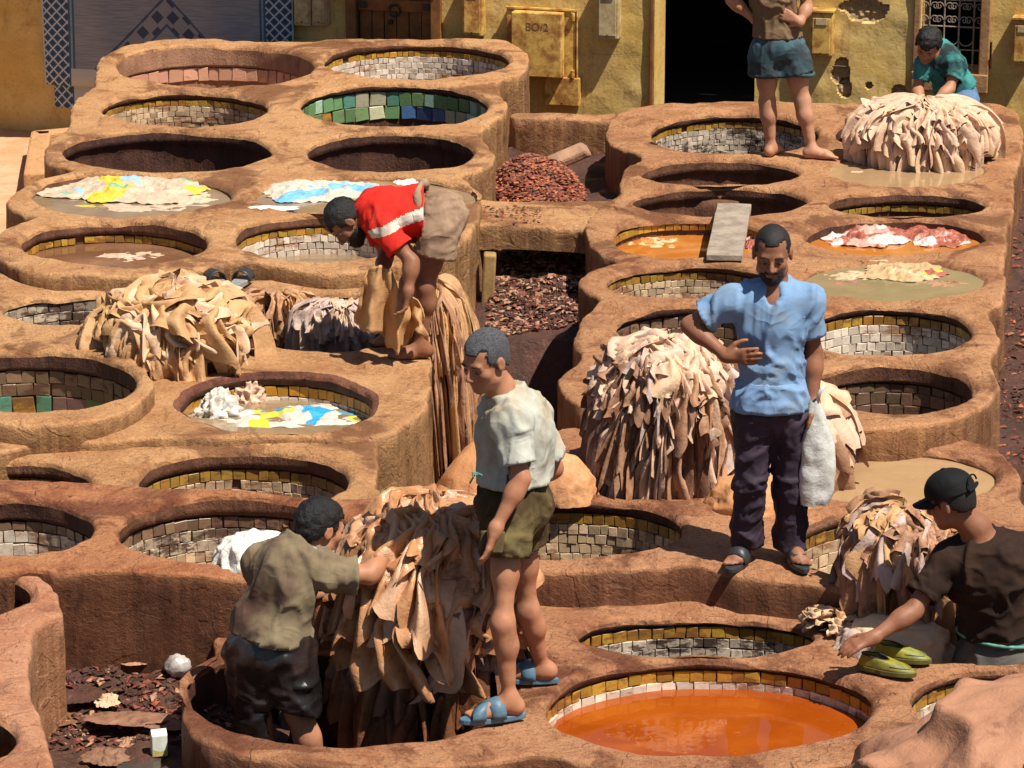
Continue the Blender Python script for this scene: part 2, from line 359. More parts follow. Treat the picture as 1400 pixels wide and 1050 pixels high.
def vat(hid, label, band=.08, rows=(), depth=.6, liquid=None, clay='clayA', basin='basin', arc=(-12, 192), ledge=True, group=None):
    loop, z, clips = HOLES[hid]; n = len(loop); ns = loop_normals(loop)
    c = sum(loop, Vector((0, 0))) / n
    root = thing('tanning_vat', label, 'vat', (c.x, c.y, z - depth)); inv = Vector((-c.x, -c.y, -(z - depth)))
    vs_rows = []
    for s_, d_ in ((LIP, 0), (LIP * .55, .004), (LIP * .2, .013), (0, .03)):
        row = []
        for p, nv in zip(loop, ns):
            q = p + nv * s_; ch = .022 * max(0, nz(q.x * 9, q.y * 9, 21)) + .012 * max(0, nz(q.x * 23, q.y * 23, 22)) if 0 < s_ < LIP else 0
            row.append(Vector((q.x, q.y, hsurf(p.x + nv.x * LIP, p.y + nv.y * LIP, z) - d_ - ch)) + inv)
        vs_rows.append(row)
    rim = MB(); rim.grid(vs_rows[::-1], closed=True)
    zz = band; k = 0; body = MB(); rows_b = [vs_rows[-1]]
    rec = .022 if (rows or ledge) else 0.0
    levels = []; d = .03
    while d < band - .012: d += .03; levels.append((min(d, band - .006), 0))
    levels += [(band, rec)]
    d = band
    while d < depth: d += .06; levels.append((min(d, depth), rec))
    for d, rc in levels:
        rows_b.append([Vector((p.x + nv.x * (rc + .012 * nz(p.x * 4, p.y * 4, d * 5) + .006 * nz(p.x * 15, p.y * 15, d * 14)) , p.y + nv.y * (rc + .012 * nz(p.x * 4, p.y * 4, d * 5) + .006 * nz(p.x * 15, p.y * 15, d * 14)), z - d)) + inv for p, nv in zip(loop, ns)])
    rows_b.append([v * .02 + Vector((0, 0, 0)) for v in rows_b[-1]])
    body.grid(rows_b[::-1], closed=True)
    a_ = rim.build('rim', M[clay], root, smooth=True); b_ = body.build('basin_wall', M[basin], root, smooth=True)
    cut_by(a_.data, clips, c); cut_by(b_.data, clips, c)
    # tiles along the part of the wall that faces us
    d = band + .004
    cum = [0.0]
    for i in range(n): cum.append(cum[-1] + (loop[(i + 1) % n] - loop[i]).length)
    total = cum[-1]
    def at(s_):
        s_ %= total
        i = int(np.searchsorted(cum, s_, side='right') - 1); i = min(i, n - 1); t = (s_ - cum[i]) / (cum[i + 1] - cum[i])
        return loop[i].lerp(loop[(i + 1) % n], t), ns[i].lerp(ns[(i + 1) % n], t).normalized()
    rows = [(pal, h * .87, w * .85) for pal, h, w in rows] + ([(rows[-1][0], rows[-1][1] * .87, rows[-1][2] * .85)] if len(rows) > 2 else [])
    for ri, (pal, h, w) in enumerate(rows):
        s_ = rnd.uniform(0, w); wi = w; zc = z - d - h / 2; d += h
        while s_ < total - w * .6:
            wi = w * rnd.uniform(.78, 1.2); p, nv = at(s_ + wi / 2); s_ += wi
            a = math.degrees(math.atan2(p.y - c.y, p.x - c.x))
            if not (arc[0] <= a <= arc[1] or arc[0] <= a + 360 <= arc[1]): continue
            mt = rnd.choice(pal) if isinstance(pal, (list, tuple)) else pal
            if rnd.random() < .004: continue
            if any(in_poly(np.array([p.x]), np.array([p.y]), OUTL[k_])[0] for k_ in clips): continue
            wd_ = round(wi / (w * .08)) * w * .08
            me = tile_mesh(wd_, h, mt, rnd.randrange(4))
            o = bpy.data.objects.new('tile', me); COL.objects.link(o); o.parent = root
            q = p + nv * (rec - .002 + .003 * rnd.random() + .012 * nz(p.x * 4, p.y * 4, d * 5))
            o.location = Vector((q.x, q.y, zc + rnd.uniform(-.002, .002))) + inv
            o.scale = (1, 1, rnd.uniform(.93, 1.03)); o.rotation_euler = (rnd.uniform(-.07, .07), rnd.uniform(-.045, .045), math.atan2(nv.y, nv.x) - math.pi / 2 + rnd.uniform(-.05, .05))
    if liquid:
        lm, ld = liquid
        ring = [Vector((p.x + nv.x * (rec + .02), p.y + nv.y * (rec + .02), z - ld)) + inv for p, nv in zip(loop, ns)]
        me = mesh('liquid', ring, [tuple(range(len(ring)))], False); cut = obj('liquid', me, M[lm], root)
    return root

ZA, ZB, ZC, ZD, ZE, ZR, ZH, ZG, ZRING = 0.0, -.09, -.13, -.10, -.20, -.08, -.365, -.14, .01
A_out = [(240, 53), (350, 54), (430, 56), (480, 53), (560, 51), (640, 51), (691, 55), (719, 69), (723, 82), (716, 98), (691, 107), (680, 116), (685, 127), (693, 141), (690, 154), (667, 171), (655, 182), (664, 195), (677, 209), (672, 223), (652, 234), (634, 240), (643, 249), (656, 264), (658, 281), (652, 305), (632, 328), (590, 347), (540, 360), (500, 371), (450, 373), (400, 367), (350, 358), (300, 361), (260, 370), (210, 375), (120, 376), (60, 372), (20, 362), (-10, 345), (-15, 330), (0, 317), (25, 306), (48, 298), (30, 292), (12, 281), (10, 270), (32, 254), (75, 241), (98, 233), (64, 220), (61, 206), (70, 190), (90, 175), (94, 165), (98, 148), (108, 130), (128, 116), (131, 99), (138, 79), (171, 62)]
A_h = [('A1', (294, 89, 135, 28)), ('A2', (570, 82, 126, 25)), ('A3', (253, 147, 113, 24)), ('A4', (539, 143, 127, 29)), ('A5', (229, 205, 142, 28)), ('A6', (534, 207, 114, 26)),
       ('A7', (179, 265, 136, 29)), ('A8', (500, 267, 150, 27)), ('A9', (156, 331, 127, 30)), ('A10', (440, 324, 118, 31))]
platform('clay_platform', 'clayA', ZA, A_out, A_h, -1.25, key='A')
ring_out = [(45 + 164 * math.cos(a), 524 + 57 * math.sin(a)) for a in [2 * math.pi * k / 20 for k in range(20)]]
platform('clay_platform', 'clayA', ZRING, ring_out, [('B2', (45, 520, 141, 42))], -.6, key='RING')
B_out = [(-80, 380), (100, 383), (300, 381), (560, 381), (600, 400), (600, 450), (590, 490), (588, 530), (583, 555), (556, 578), (515, 594), (400, 595), (200, 601), (60, 606), (-80, 608)]
B_h = [('B1', (170, 424, 166, 22)), ('B3', (445, 440, 120, 41)), ('B4', (378, 551, 131, 40))]
platform('clay_platform', 'clayA', ZB, B_out, B_h, -1.25, key='B', clips=('A', 'RING'))
D_out = [(-80, 655), (20, 656), (100, 657), (200, 664), (300, 668), (400, 676), (500, 682), (560, 678), (610, 676), (625, 700), (620, 760), (600, 778), (450, 780), (330, 787), (254, 785), (171, 779), (86, 779), (50, 776), (-80, 776)]
D_h = [('D1', (20, 718, 108, 37)), ('D2', (320, 723, 157, 46))]
platform('clay_platform', 'clayD', ZD, D_out, D_h, -1.1, key='D')
C_out = [(-80, 585), (300, 580), (500, 578), (516, 590), (517, 620), (514, 660), (505, 700), (-80, 700)]
C_h = [('C1', (32, 665, 98, 37)), ('C2', (333, 653, 143, 39))]
platform('clay_platform', 'clayA', ZC, C_out, C_h, -1.25, key='C', clips=('B', 'D'))
R_out = [(898, 143), (1000, 139), (1100, 139), (1250, 142), (1340, 142), (1385, 150), (1398, 175), (1397, 215), (1387, 245), (1386, 290), (1378, 312), (1377, 340), (1372, 365), (1376, 385), (1372, 412), (1352, 428), (1368, 462), (1355, 492), (1366, 520), (1361, 540), (1323, 564), (1263, 581), (1207, 585), (1164, 581), (1130, 568), (1060, 560), (900, 566), (830, 560), (797, 558), (779, 551), (766, 533), (764, 520), (777, 505), (794, 490), (786, 474), (786, 460), (791, 443), (803, 426), (819, 408), (803, 397), (792, 387), (792, 378), (803, 370), (828, 359), (843, 352), (820, 344), (805, 331), (801, 318), (803, 300), (815, 285), (834, 274), (848, 262), (847, 244), (856, 228), (876, 214), (847, 201), (831, 190), (830, 171), (850, 153)]
R_h = [('R1', (1004, 183, 114, 28)), ('R2', (1254, 181, 111, 26)), ('R3', (985, 235, 107, 18)), ('R4', (1240, 232, 104, 22)), ('R5', (984, 274, 118, 20)), ('R6', (1240, 279, 107, 18)), ('R8', (946, 325, 108, 27)),
       ('R9', (1225, 322, 123, 23)), ('R10', (945, 385, 114, 24)), ('R11', (1222, 384, 122, 26)), ('R12', (955, 446, 112, 29)), ('R13', (1210, 452, 118, 34)), ('R14', (1211, 530, 118, 34)), ('R15', (905, 520, 100, 27))]
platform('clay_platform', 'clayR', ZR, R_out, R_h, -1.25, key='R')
E_out = [(560, 690), (640, 674), (700, 672), (742, 668), (737, 640), (740, 612), (757, 592), (800, 584), (950, 578), (1080, 580), (1130, 590), (1254, 595), (1314, 597), (1366, 612), (1396, 648), (1402, 690), (1480, 705), (1480, 820), (1300, 815), (1170, 808), (1100, 795), (1010, 786), (965, 776), (930, 773), (860, 778), (780, 779), (700, 777), (600, 777)]
E_h = [('E1', (775, 722, 157, 40)), ('E2', (1222, 741, 133, 48)), ('E3', (1225, 650, 137, 38)), ('E4', (905, 648, 140, 33))]
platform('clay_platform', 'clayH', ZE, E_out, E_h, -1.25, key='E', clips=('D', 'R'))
H_out = [(345, 770), (340, 786), (310, 799), (291, 817), (286, 842), (290, 875), (291, 898), (270, 914), (252, 940), (249, 964), (256, 990), (274, 1010), (297, 1021), (343, 1031), (430, 1042), (540, 1047), (660, 1042), (735, 1030), (800, 1042), (900, 1058), (1000, 1062), (1100, 1056), (1180, 1045), (1320, 1060), (1480, 1080), (1480, 790), (1200, 780), (900, 760), (600, 760)]
H_h = [('H1', (478, 943, 222, 73)), ('H2', (952, 867, 160, 27)), ('H3', (971, 964, 221, 65)), ('H4', (1345, 953, 98, 40)), ('H5', (1280, 882, 120, 21))]
platform('clay_platform', 'clayH', ZH, H_out, H_h, -1.1, key='H', clips=('D', 'E'))
G_out = [(-80, 766), (0, 765), (34, 771), (66, 795), (84, 822), (86, 838), (62, 850), (45, 868), (42, 900), (43, 945), (50, 965), (61, 990), (66, 1016), (68, 1090), (-80, 1090)]
G_h = [('G1', (-60, 810, 101, 31)), ('G2', (-60, 1006, 82, 35))]
platform('clay_platform', 'clayG', ZG, G_out, G_h, -1.1)
# the slab that bridges the channel and the low wall behind it
platform('bridge_slab', 'clayA', ZR - .012, [(636, 274), (700, 275), (780, 276), (845, 277), (850, 300), (835, 318), (780, 312), (700, 308), (636, 306)], [], ZR - .16, grid=.1, wob=.5)
platform('low_wall', 'clayR', ZR - .10, [(706, 153), (780, 153), (860, 154), (860, 163), (780, 161), (706, 160)], [], -1.25, grid=.1, wob=.3)

# ---- the vats themselves
tw = lambda n, pal='t_white', h=.05, w=.055: [(pal, h, w)] * n
yl = lambda pal='t_yellow', h=.048, w=.062: [(pal, h, w)]
multi = ['t_green', 't_teal', 't_mint', 't_blue', 't_sky', 't_cream2', 't_green', 't_green', 't_cream2', 't_mauve', 't_olive', 't_cream2']
vat('A1', 'large dry vat with a row of pink square tiles, under the hanging rug', .17, [('t_pink', .12, .115)], basin='basin_tan')
vat('A2', 'dry vat with yellow row over clean white tiles, in front of the wooden door', .07, yl() + tw(4), basin='basin')
vat('A3', 'dry vat with yellow over cream tiles, left of the blue and green tiled vat', .07, yl() + tw(4, 't_cream', .045), basin='basin')
vat('A4', 'vat lined with big blue, green and ivory glazed tiles', .06, [(multi, .115, .118), (multi, .115, .118)], basin='basin_dark')
vat('A5', 'wide empty dark brown vat in front of the cream tiled one', .10, [], basin='basin_dark')
vat('A6', 'empty dark brown vat just behind the blue and white plastic sacks', .10, [], basin='basin_dark')
vat('A7', 'vat brimming with grey water, green and yellow sacks floating in it', .06, [], liquid=('l_grey', .045), ledge=False, basin='basin')
vat('A8', 'vat brimming with water beside the man in red, sacks lying in it', .05, [], liquid=('l_grey', .035), ledge=False, basin='basin')
vat('A9', 'vat of brown water with a yellow tile row and reddish hides in it', .09, yl(h=.05), liquid=('l_brown', .14), basin='basin')
vat('A10', 'white tiled vat with shallow grey water under the bearded man\'s head', .08, yl() + tw(3), liquid=('l_grey', .245), basin='basin')
vat('B1', 'shallow vat with soiled tiles left of the ochre heap of hides', .035, tw(5, 't_dirty', .06, .075), basin='basin')
vat('B2', 'raised round vat at the left edge with dark mixed tiles and still water', .11, [('t_brown', .075, .09), ('t_brown', .075, .09), (['t_olive', 't_teal', 't_mauve', 't_green', 't_teal', 't_brown'], .12, .12)], liquid=('l_grey', .36), basin='basin_dark')
vat('B3', 'vat with yellow tiles where hides hang below the man in red', .035, yl('t_olive', .06, .065) + tw(1, 't_cream', .055) + tw(3, 't_black'), basin='basin_dark', depth=.75)
vat('B4', 'vat with orange tile row and beige water, yellow and blue sack floating', .065, yl('t_orange', .06, .062) + tw(1), liquid=('l_grey', .14), clay='clayWet', basin='basin_dark')
vat('C1', 'half hidden vat at the left edge behind the red clay ledge', .09, yl('t_olive') + tw(3, 't_cream'), basin='basin')
vat('C2', 'half hidden oval vat with yellow over cream tiles, below the floating yellow and blue sack', .10, yl('t_olive', .06, .065) + tw(4, 't_cream', .055), basin='basin')
vat('D1', 'dry vat at the left edge with pale square tiles, on the red clay', .11, yl('t_brown', .05, .08) + tw(5, 't_white', .068, .068), clay='clayD', basin='basin_dark')
vat('D2', 'wide vat with stained white tiles behind the young man pushing hides', .10, yl('t_brown', .06, .07) + tw(2, 't_dirty', .06, .06) + tw(4, 't_cream', .06, .06), clay='clayD', basin='basin', liquid=('l_brown', .37))
vat('E1', 'large dry vat with brown and cream tiles behind the man in the pale shirt', .065, yl('t_olive', .06, .065) + tw(6, 't_cream', .055, .055), clay='clayH', basin='basin_dark')
vat('E2', 'dry vat with ochre and cream tiles by the sandalled feet', .065, yl('t_olive', .065, .07) + tw(5, 't_cream', .065, .065), clay='clayH', basin='basin_tan')
vat('E3', 'vat brimful of tan water behind the man in the black cap', .06, [], liquid=('l_mud', .045), ledge=False, clay='clayH', basin='basin')
vat('E4', 'white tiled vat under the big fringed heap of hides', .14, tw(6, 't_dirty', .05, .05), clay='clayH', basin='basin_dark')
vat('R1', 'vat with blotched white tiles by the bare feet of the man in blue shorts', .06, yl(h=.05) + tw(5, 't_black', .045, .05), clay='clayR', basin='basin_dark')
vat('R2', 'dark vat in which the youth in the turquoise shirt stands', .1, [], liquid=('l_dark', .3), clay='clayR', basin='basin_dark', depth=.7)
vat('R3', 'narrow empty vat just in front of the bare feet', .1, [], clay='clayR', basin='basin')
vat('R4', 'muddy pool under the pale pink heap of hides', .05, [], liquid=('l_mud', .018), ledge=False, clay='clayR', basin='basin')
vat('R5', 'empty untiled vat behind the wooden plank', .1, [], clay='clayR', basin='basin')
vat('R6', 'narrow vat with dull yellow tiles behind the red plastic sacks', .09, yl('t_olive'), clay='clayR', basin='basin')
vat('R8', 'vat of orange dye bridged by a wooden plank', .03, yl(h=.05), liquid=('l_amber', .11), clay='clayR', basin='basin')
vat('R9', 'vat of orange dye full of red plastic sacks', .06, [], liquid=('l_amber', .075), ledge=False, clay='clayR', basin='basin_dark')
vat('R10', 'dry vat with cream mosaic tiles left of the blue shirted man\'s head', .05, yl('t_olive') + tw(4, 't_cream', .045, .05), clay='clayR', basin='basin')
vat('R11', 'vat brimful of greenish brown water with sacks afloat', .05, [], liquid=('l_green', .02), ledge=False, clay='clayR', basin='basin')
vat('R12', 'dark vat behind the fringed heap, left of the man in blue', .06, [('t_brown', .07, .09)] * 4, clay='clayR', basin='basin_dark')
vat('R13', 'deep vat with a yellow row and neat white tiles, dark water at the bottom', .055, yl(h=.06, w=.07) + tw(4, 't_white', .055, .065), liquid=('l_dark', .30), clay='clayR', basin='basin_dark')
vat('R14', 'deep empty vat with brown stained wall, behind the vat of tan water', .11, yl('t_brown', .05, .08) + [('t_brown', .075, .09)] * 3, clay='clayR', basin='basin')
vat('R15', 'vat with a little ochre water, nearly covered by the fringed heap', .05, [], liquid=('l_ochre', .06), ledge=False, clay='clayR', basin='basin')
vat('H1', 'big deep vat in the foreground in which the young man stands', .12, [], clay='clayH', basin='basin_dark', depth=.55, ledge=False)
vat('H2', 'shallow vat with blackened white tiles behind the orange dye', .055, yl(h=.058, w=.066) + tw(3, 't_black', .05, .06), clay='clayH', basin='basin_dark')
vat('H3', 'large foreground vat of bright orange dye with yellow and white tiles', .055, yl(h=.055, w=.07) + tw(2, 't_white', .05, .07), liquid=('l_orange', .14), clay='clayH', basin='basin_dark')
vat('H4', 'vat with a yellow tile row half under the foreground hide', .065, yl(h=.06) + tw(2), clay='clayH', basin='basin')
vat('H5', 'dark vat in which the man in the black cap stands', .08, tw(6, 't_black', .06, .06), clay='clayH', basin='basin_dark', depth=.8)
vat('G1', 'vat cut by the left edge above the muddy pit', .1, [], clay='clayG', basin='basin')
vat('G2', 'vat at the lower left corner', .1, [], clay='clayG', basin='basin')
# ------------------------------------------------------------------ ground, pits, yellow wall
def mud_mat(name, a, b2, c3, wet=.5, bumpd=.05, sc=9):
    m, n, b = new_mat(name); g = NT(n); p = g.pos()
    c = g.mix(g.ramp(g.noise(p, sc * .4, 6, .7), .4, .6), a, b2); c = g.mix(g.ramp(g.noise(p, sc * 3, 5, .75), .55, .7, 0, .8), c, c3)
    setc(g, b, c); g.link(g.ramp(g.noise(p, 3.3, 3), .45, .6, .8, .8 - wet), b.inputs['Roughness'])
    g.bump(b, g.noise(p, sc, 8, .72), 1.0, bumpd); return m
M['mud'] = mud_mat('mud_dark', (.055, .022, .014), (.10, .04, .022), (.20, .09, .05))
M['mud_red'] = mud_mat('mud_red', (.09, .032, .02), (.05, .02, .013), (.19, .075, .045))
M['paving'] = mud_mat('paving_orange', (.50, .24, .11), (.56, .33, .19), (.42, .15, .05), .1, .015, 5)
def terrain(name, corners, z_of, mat, step=.06):
    xs = [c[0] for c in corners]; ys = [c[1] for c in corners]
    nx = int((max(xs) - min(xs)) / step); ny = int((max(ys) - min(ys)) / step)
    vs = []; 
    for j in range(ny + 1):
        for i in range(nx + 1):
            x = min(xs) + (max(xs) - min(xs)) * i / nx; y = min(ys) + (max(ys) - min(ys)) * j / ny
            vs.append((x, y, z_of(x, y)))
    fs = [(j * (nx + 1) + i, j * (nx + 1) + i + 1, (j + 1) * (nx + 1) + i + 1, (j + 1) * (nx + 1) + i) for j in range(ny) for i in range(nx)]
    return obj(name, mesh(name, vs, fs), mat)
def bumpy(x, y, a=.05): return a * nz(x * 1.5, y * 1.5, 1) + a * .7 * nz(x * 5, y * 5, 2) + a * .35 * nz(x * 15, y * 15, 3)
g_ = MB(); g_.grid([[Vector((-60, -5, -1.3)), Vector((60, -5, -1.3))], [Vector((-60, 80, -1.3)), Vector((60, 80, -1.3))]])
tag(g_.build('ground', M['mud']), kind='structure')
# muddy pit at the lower left, channel between the two masses, channel at the right, yard at the upper left
def zpit(x, y): return -.50 - .10 * max(0, min(1, (15.2 - y) / 2.6)) + bumpy(x, y, .07)
tag(terrain('pit_floor', [(-2.6, 11.6), (-.9, 15.8)], zpit, M['mud'], .035), kind='structure')
def zch(x, y):
    if y > 18.0: return -.42 + bumpy(x, y, .07) - .12 * max(0, 19 - y)
    return -.98 + bumpy(x, y, .06)
tag(terrain('channel_floor', [(-.55, 14.0), (.75, 23.4)], zch, M['mud_red'], .05), kind='structure')
tag(terrain('side_channel', [(2.0, 13.0), (4.6, 24.4)], lambda x, y: -.48 + bumpy(x, y, .05) - (.6 if y > 22.4 else 0), M['mud_red'], .07), kind='structure')
tag(terrain('yard', [(-7.5, 17.5), (-2.9, 26.6)], lambda x, y: -1.0 + .3 * bumpy(x, y, .05), M['paving'], .1), kind='structure')
# water puddles lying in the channel and the pit
def puddle(px, py, z, rx, ry, mat, label):
    c = P(px, py, z); pts = [Vector((c.x + rx * (1 + .3 * nz(math.cos(a) * 1.6 + px, math.sin(a) * 1.6)) * math.cos(a), c.y + ry * (1 + .3 * nz(math.cos(a) * 1.6 + px, math.sin(a) * 1.6)) * math.sin(a), z)) for a in [2 * math.pi * k / 40 for k in range(40)]]
    tag(obj('puddle_water', mesh('puddle_water', pts, [tuple(range(40))], False), M[mat]), kind='structure')
puddle(690, 590, -.975, .28, .7, 'l_grey', '')
puddle(745, 520, -.96, .22, .5, 'l_dark', '')
puddle(95, 975, -.605, .12, .13, 'l_brown', '')
puddle(190, 1040, -.62, .10, .12, 'l_dark', '')

# ---- the yellow wall with doors and fittings
M['ochre_wall'] = None
def wall_mat():
    m, n, b = new_mat('ochre_plaster'); g = NT(n); p = g.pos()
    c = g.mix(g.ramp(g.noise(p, 1.3, 6, .7, .5), .35, .65), (.52, .33, .085), (.62, .44, .16))
    c = g.mix(g.ramp(g.noise(p, 5, 6, .75), .5, .68, 0, .6), c, (.40, .235, .07))
    c = g.mix(g.ramp(g.noise(g.pos((1, 1, .2)), 7, 6, .7), .55, .75, 0, .6), c, (.20, .12, .055))
    c = g.mix(g.ramp(g.noise(p, 40, 4, .75), .5, .75, 0, .5), c, (.26, .15, .06))
    setc(g, b, c); b.inputs['Roughness'].default_value = .85; b.inputs['Specular IOR Level'].default_value = .2
    g.bump(b, g.math('ADD', g.noise(p, 3, 6, .55), g.math('MULTIPLY', g.noise(p, 45, 4), .12)), .6, .03); return m
M['ochre_wall'] = wall_mat()
M['wood_door'] = plain_mat('door_wood', (.30, .105, .022), .45, .45, 9, .3, .006)
M['wood_dark'] = plain_mat('door_frame_wood', (.25, .10, .028), .5, .4, 8, .3, .006)
M['rusty_ochre'] = plain_mat('painted_metal', (.62, .40, .10), .5, .35, 12, .3, .006, (.30, .12, .03))
M['box_pale'] = plain_mat('box_pale', (.50, .40, .22), .55, .3, 14, .2, .004, (.33, .22, .09))
M['iron'] = plain_mat('iron', (.30, .24, .19), .5, .4, 30, .2, .003)
M['black_iron'] = plain_mat('black_iron', (.03, .025, .02), .4, .3, 30, .2, .003)
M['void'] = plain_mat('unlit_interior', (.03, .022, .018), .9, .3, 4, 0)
M['rubble'] = mud_mat('broken_plaster', (.30, .19, .085), (.38, .26, .13), (.17, .10, .05), 0, .03, 14)
WY = lambda px: 25.45 - 1.5 * (px - 425) / 960.0          # the wall runs obliquely, its right end nearer
WP0 = Q(425, 300, WY(425)); WP1 = Q(1385, 300, WY(1385))
wdir = Vector((WP1.x - WP0.x, WP1.y - WP0.y, 0)).normalized(); wn = Vector((wdir.y, -wdir.x, 0)); WA = math.atan2(wdir.y, wdir.x)
def W(px, py, out=0.0):               # wall coordinates (along, height) of a pixel on the wall plane, "out" metres proud
    r = ray(px, py); o = WP0 + wn * out
    t = (o - Vector((0, 0, CAMZ))).dot(wn) / r.dot(wn); p = Vector((0, 0, CAMZ)) + r * t
    return (p - WP0).dot(wdir), p.z
WALL = thing('ochre_wall', 'long weathered ochre plaster wall closing the yard at the top', 'wall', tuple(WP0), WA)
bpy.context.view_layer.update()
def wq(a, d, z): return Vector((a, -d, z - WP0.z))      # local: along, proud, height
ZT, ZBW = 3.6, -1.3
def wbox(mb, a0, a1, z0, z1, d0, d1, mi=0):
    mb.box(((a0 + a1) / 2, -(d0 + d1) / 2, (z0 + z1) / 2 - WP0.z), (abs(a1 - a0), abs(d1 - d0), abs(z1 - z0)), mi=mi)
da0, dz0 = W(894, 148); da1, _ = W(1031, 148); wa0, wz0 = W(1257, 96); wa1, _ = W(1338, 96)
pa0, _ = W(484, 50); pa1, _ = W(596, 50)
wz1 = wz0 + 1.15; dz1 = dz0 + 2.3; pz1 = 1.9
# the plaster face, gridded and uneven, with openings left out
opens = [(da0, da1, ZBW - 1, dz1), (wa0, wa1, wz0, wz1), (pa0, pa1, ZBW - 1, pz1)]
al, ar = -4.6, 9.0
As = sorted(set([al + i * .07 for i in range(int((ar - al) / .07))] + [v for o_ in opens for v in o_[:2]])); Zs = sorted(set([ZBW + i * .07 for i in range(int((ZT - ZBW) / .07))] + [v for o_ in opens for v in o_[2:] if v > ZBW]))
scars = [(W(1183, 12), .17, .09), (W(1150, 98), .075, .10), (W(1155, 122), .06, .07), (W(1228, 125), .055, .06), (W(1188, 116), .03, .03), (W(1348, 75), .04, .12)]
def wdep(a, z):
    d = .022 * nz(a * 1.4, z * 1.4, 3) + .008 * nz(a * 6, z * 6, 4)
    for (sa, sz), ra, rz_ in scars:
        q = math.hypot((a - sa) / ra, (z - sz) / rz_) + .35 * nz(a * 11, z * 11, 5)
        if q < 1: d -= .03 + .02 * nz(a * 30, z * 30, 1)
    return d
wv = []; idx = {}
As2 = sorted(set(As + [s[0][0] + k * .014 for s in scars for k in range(-14, 15) ])); Zs2 = sorted(set(Zs + [s[0][1] + k * .014 for s in scars for k in range(-11, 12)]))
for i, a in enumerate(As2):
    for j, z in enumerate(Zs2):
        e = any(abs(a - v) < 1e-6 for o_ in opens for v in o_[:2]) or any(abs(z - v) < 1e-6 for o_ in opens for v in o_[2:])
        idx[i, j] = len(wv); wv.append(wq(a, 0 if e else wdep(a, z), z))
wf = []; wm = []
for i in range(len(As2) - 1):
    for j in range(len(Zs2) - 1):
        ca, cz = (As2[i] + As2[i + 1]) / 2, (Zs2[j] + Zs2[j + 1]) / 2
        if any(o_[0] < ca < o_[1] and o_[2] < cz < o_[3] for o_ in opens): continue
        wf.append((idx[i, j], idx[i + 1, j], idx[i + 1, j + 1], idx[i, j + 1]))
        wm.append(1 if any(math.hypot((ca - s[0][0]) / s[1], (cz - s[0][1]) / s[2]) + .35 * nz(ca * 11, cz * 11, 5) < 1 for s in scars) else 0)
me = mesh('plaster', wv, wf, False); o = obj('plaster', me, [M['ochre_wall'], M['rubble']], WALL); me.polygons.foreach_set('material_index', wm)
mb = MB()   # reveals, wall thickness and the dark rooms behind
for a0, a1, z0, z1 in opens:
    z0 = max(z0, ZBW)
    mb.add([wq(a0, 0, z0), wq(a0, -.35, z0), wq(a0, -.35, z1), wq(a0, 0, z1)], [(0, 1, 2, 3)]); mb.add([wq(a1, 0, z0), wq(a1, -.35, z0), wq(a1, -.35, z1), wq(a1, 0, z1)], [(3, 2, 1, 0)])
    mb.add([wq(a0, 0, z1), wq(a1, 0, z1), wq(a1, -.35, z1), wq(a0, -.35, z1)], [(3, 2, 1, 0)]); mb.add([wq(a0, 0, z0), wq(a1, 0, z0), wq(a1, -.35, z0), wq(a0, -.35, z0)], [(0, 1, 2, 3)])
wbox(mb, al, ar, ZT - .01, ZT + .05, -.35, 0)
mb.build('reveal', M['ochre_wall'], WALL)
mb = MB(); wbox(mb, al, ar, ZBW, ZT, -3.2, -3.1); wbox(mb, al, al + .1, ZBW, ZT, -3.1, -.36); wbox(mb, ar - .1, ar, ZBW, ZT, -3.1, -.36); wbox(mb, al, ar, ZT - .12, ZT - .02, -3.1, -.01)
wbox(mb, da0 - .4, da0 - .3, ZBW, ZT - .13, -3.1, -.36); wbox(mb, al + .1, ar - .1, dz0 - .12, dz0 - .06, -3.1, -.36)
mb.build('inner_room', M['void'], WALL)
# red-brown jamb of the dark doorway, stone frame of the window
mb = MB(); a_, _ = W(889, 100); wbox(mb, a_, da0 - .004, ZBW, dz1, 0, .035); mb.build('door_jamb', M['wood_dark'], WALL, bevel=.005)
M['frame_plaster'] = plain_mat('frame_plaster', (.36, .19, .075), .8, .4, 10, .5, .01)
mb = MB(); a_, _ = W(1249, 50); b_, _ = W(1354, 50)
wbox(mb, a_, wa0 - .002, wz0 - .03, wz1, 0, .03); wbox(mb, wa1 + .002, b_, wz0 - .10, wz1, 0, .045); wbox(mb, a_, b_, wz0 - .14, wz0 - .002, 0.002, .06); mb.build('window_surround', M['frame_plaster'], WALL, bevel=.008)
# window grille: a thing of its own with bars and scrolls
GR = thing('window_grille', 'wrought iron grille with scrolls in the small dark window', 'grille', tuple(WP0), WA)
nb = 4; gx = [wa0 + (wa1 - wa0) * (k + .5) / nb for k in range(nb)]
for x in gx:
    mb = MB(); mb.tube([wq(x, -.05, wz0), wq(x, -.05, wz1)], .007, 6); mb.build('bar', M['iron'], GR)
for z in [wz0 + .16, wz0 + .33, wz0 + .53, wz0 + .8]:
    mb = MB(); mb.tube([wq(wa0, -.05, z), wq(wa1, -.05, z)], .006, 6); mb.build('cross_bar', M['iron'], GR)
def scroll(a, z, r, s):
    pts = []
    for k in range(22):
        t = k / 21; ang = t * 4.6 * math.pi / 2; q = r * (1 - .72 * t); pts.append(wq(a + s * q * math.cos(ang) - s * r, -.045, z + q * math.sin(ang)))
    mb = MB(); mb.tube(pts, .0045, 5); mb.build('scroll', M['iron'], GR)
for x in gx:
    for s in (-1, 1):
        scroll(x + s * .008, wz0 + .38, .032, -s); scroll(x + s * .008, wz0 + .48, .032, -s)
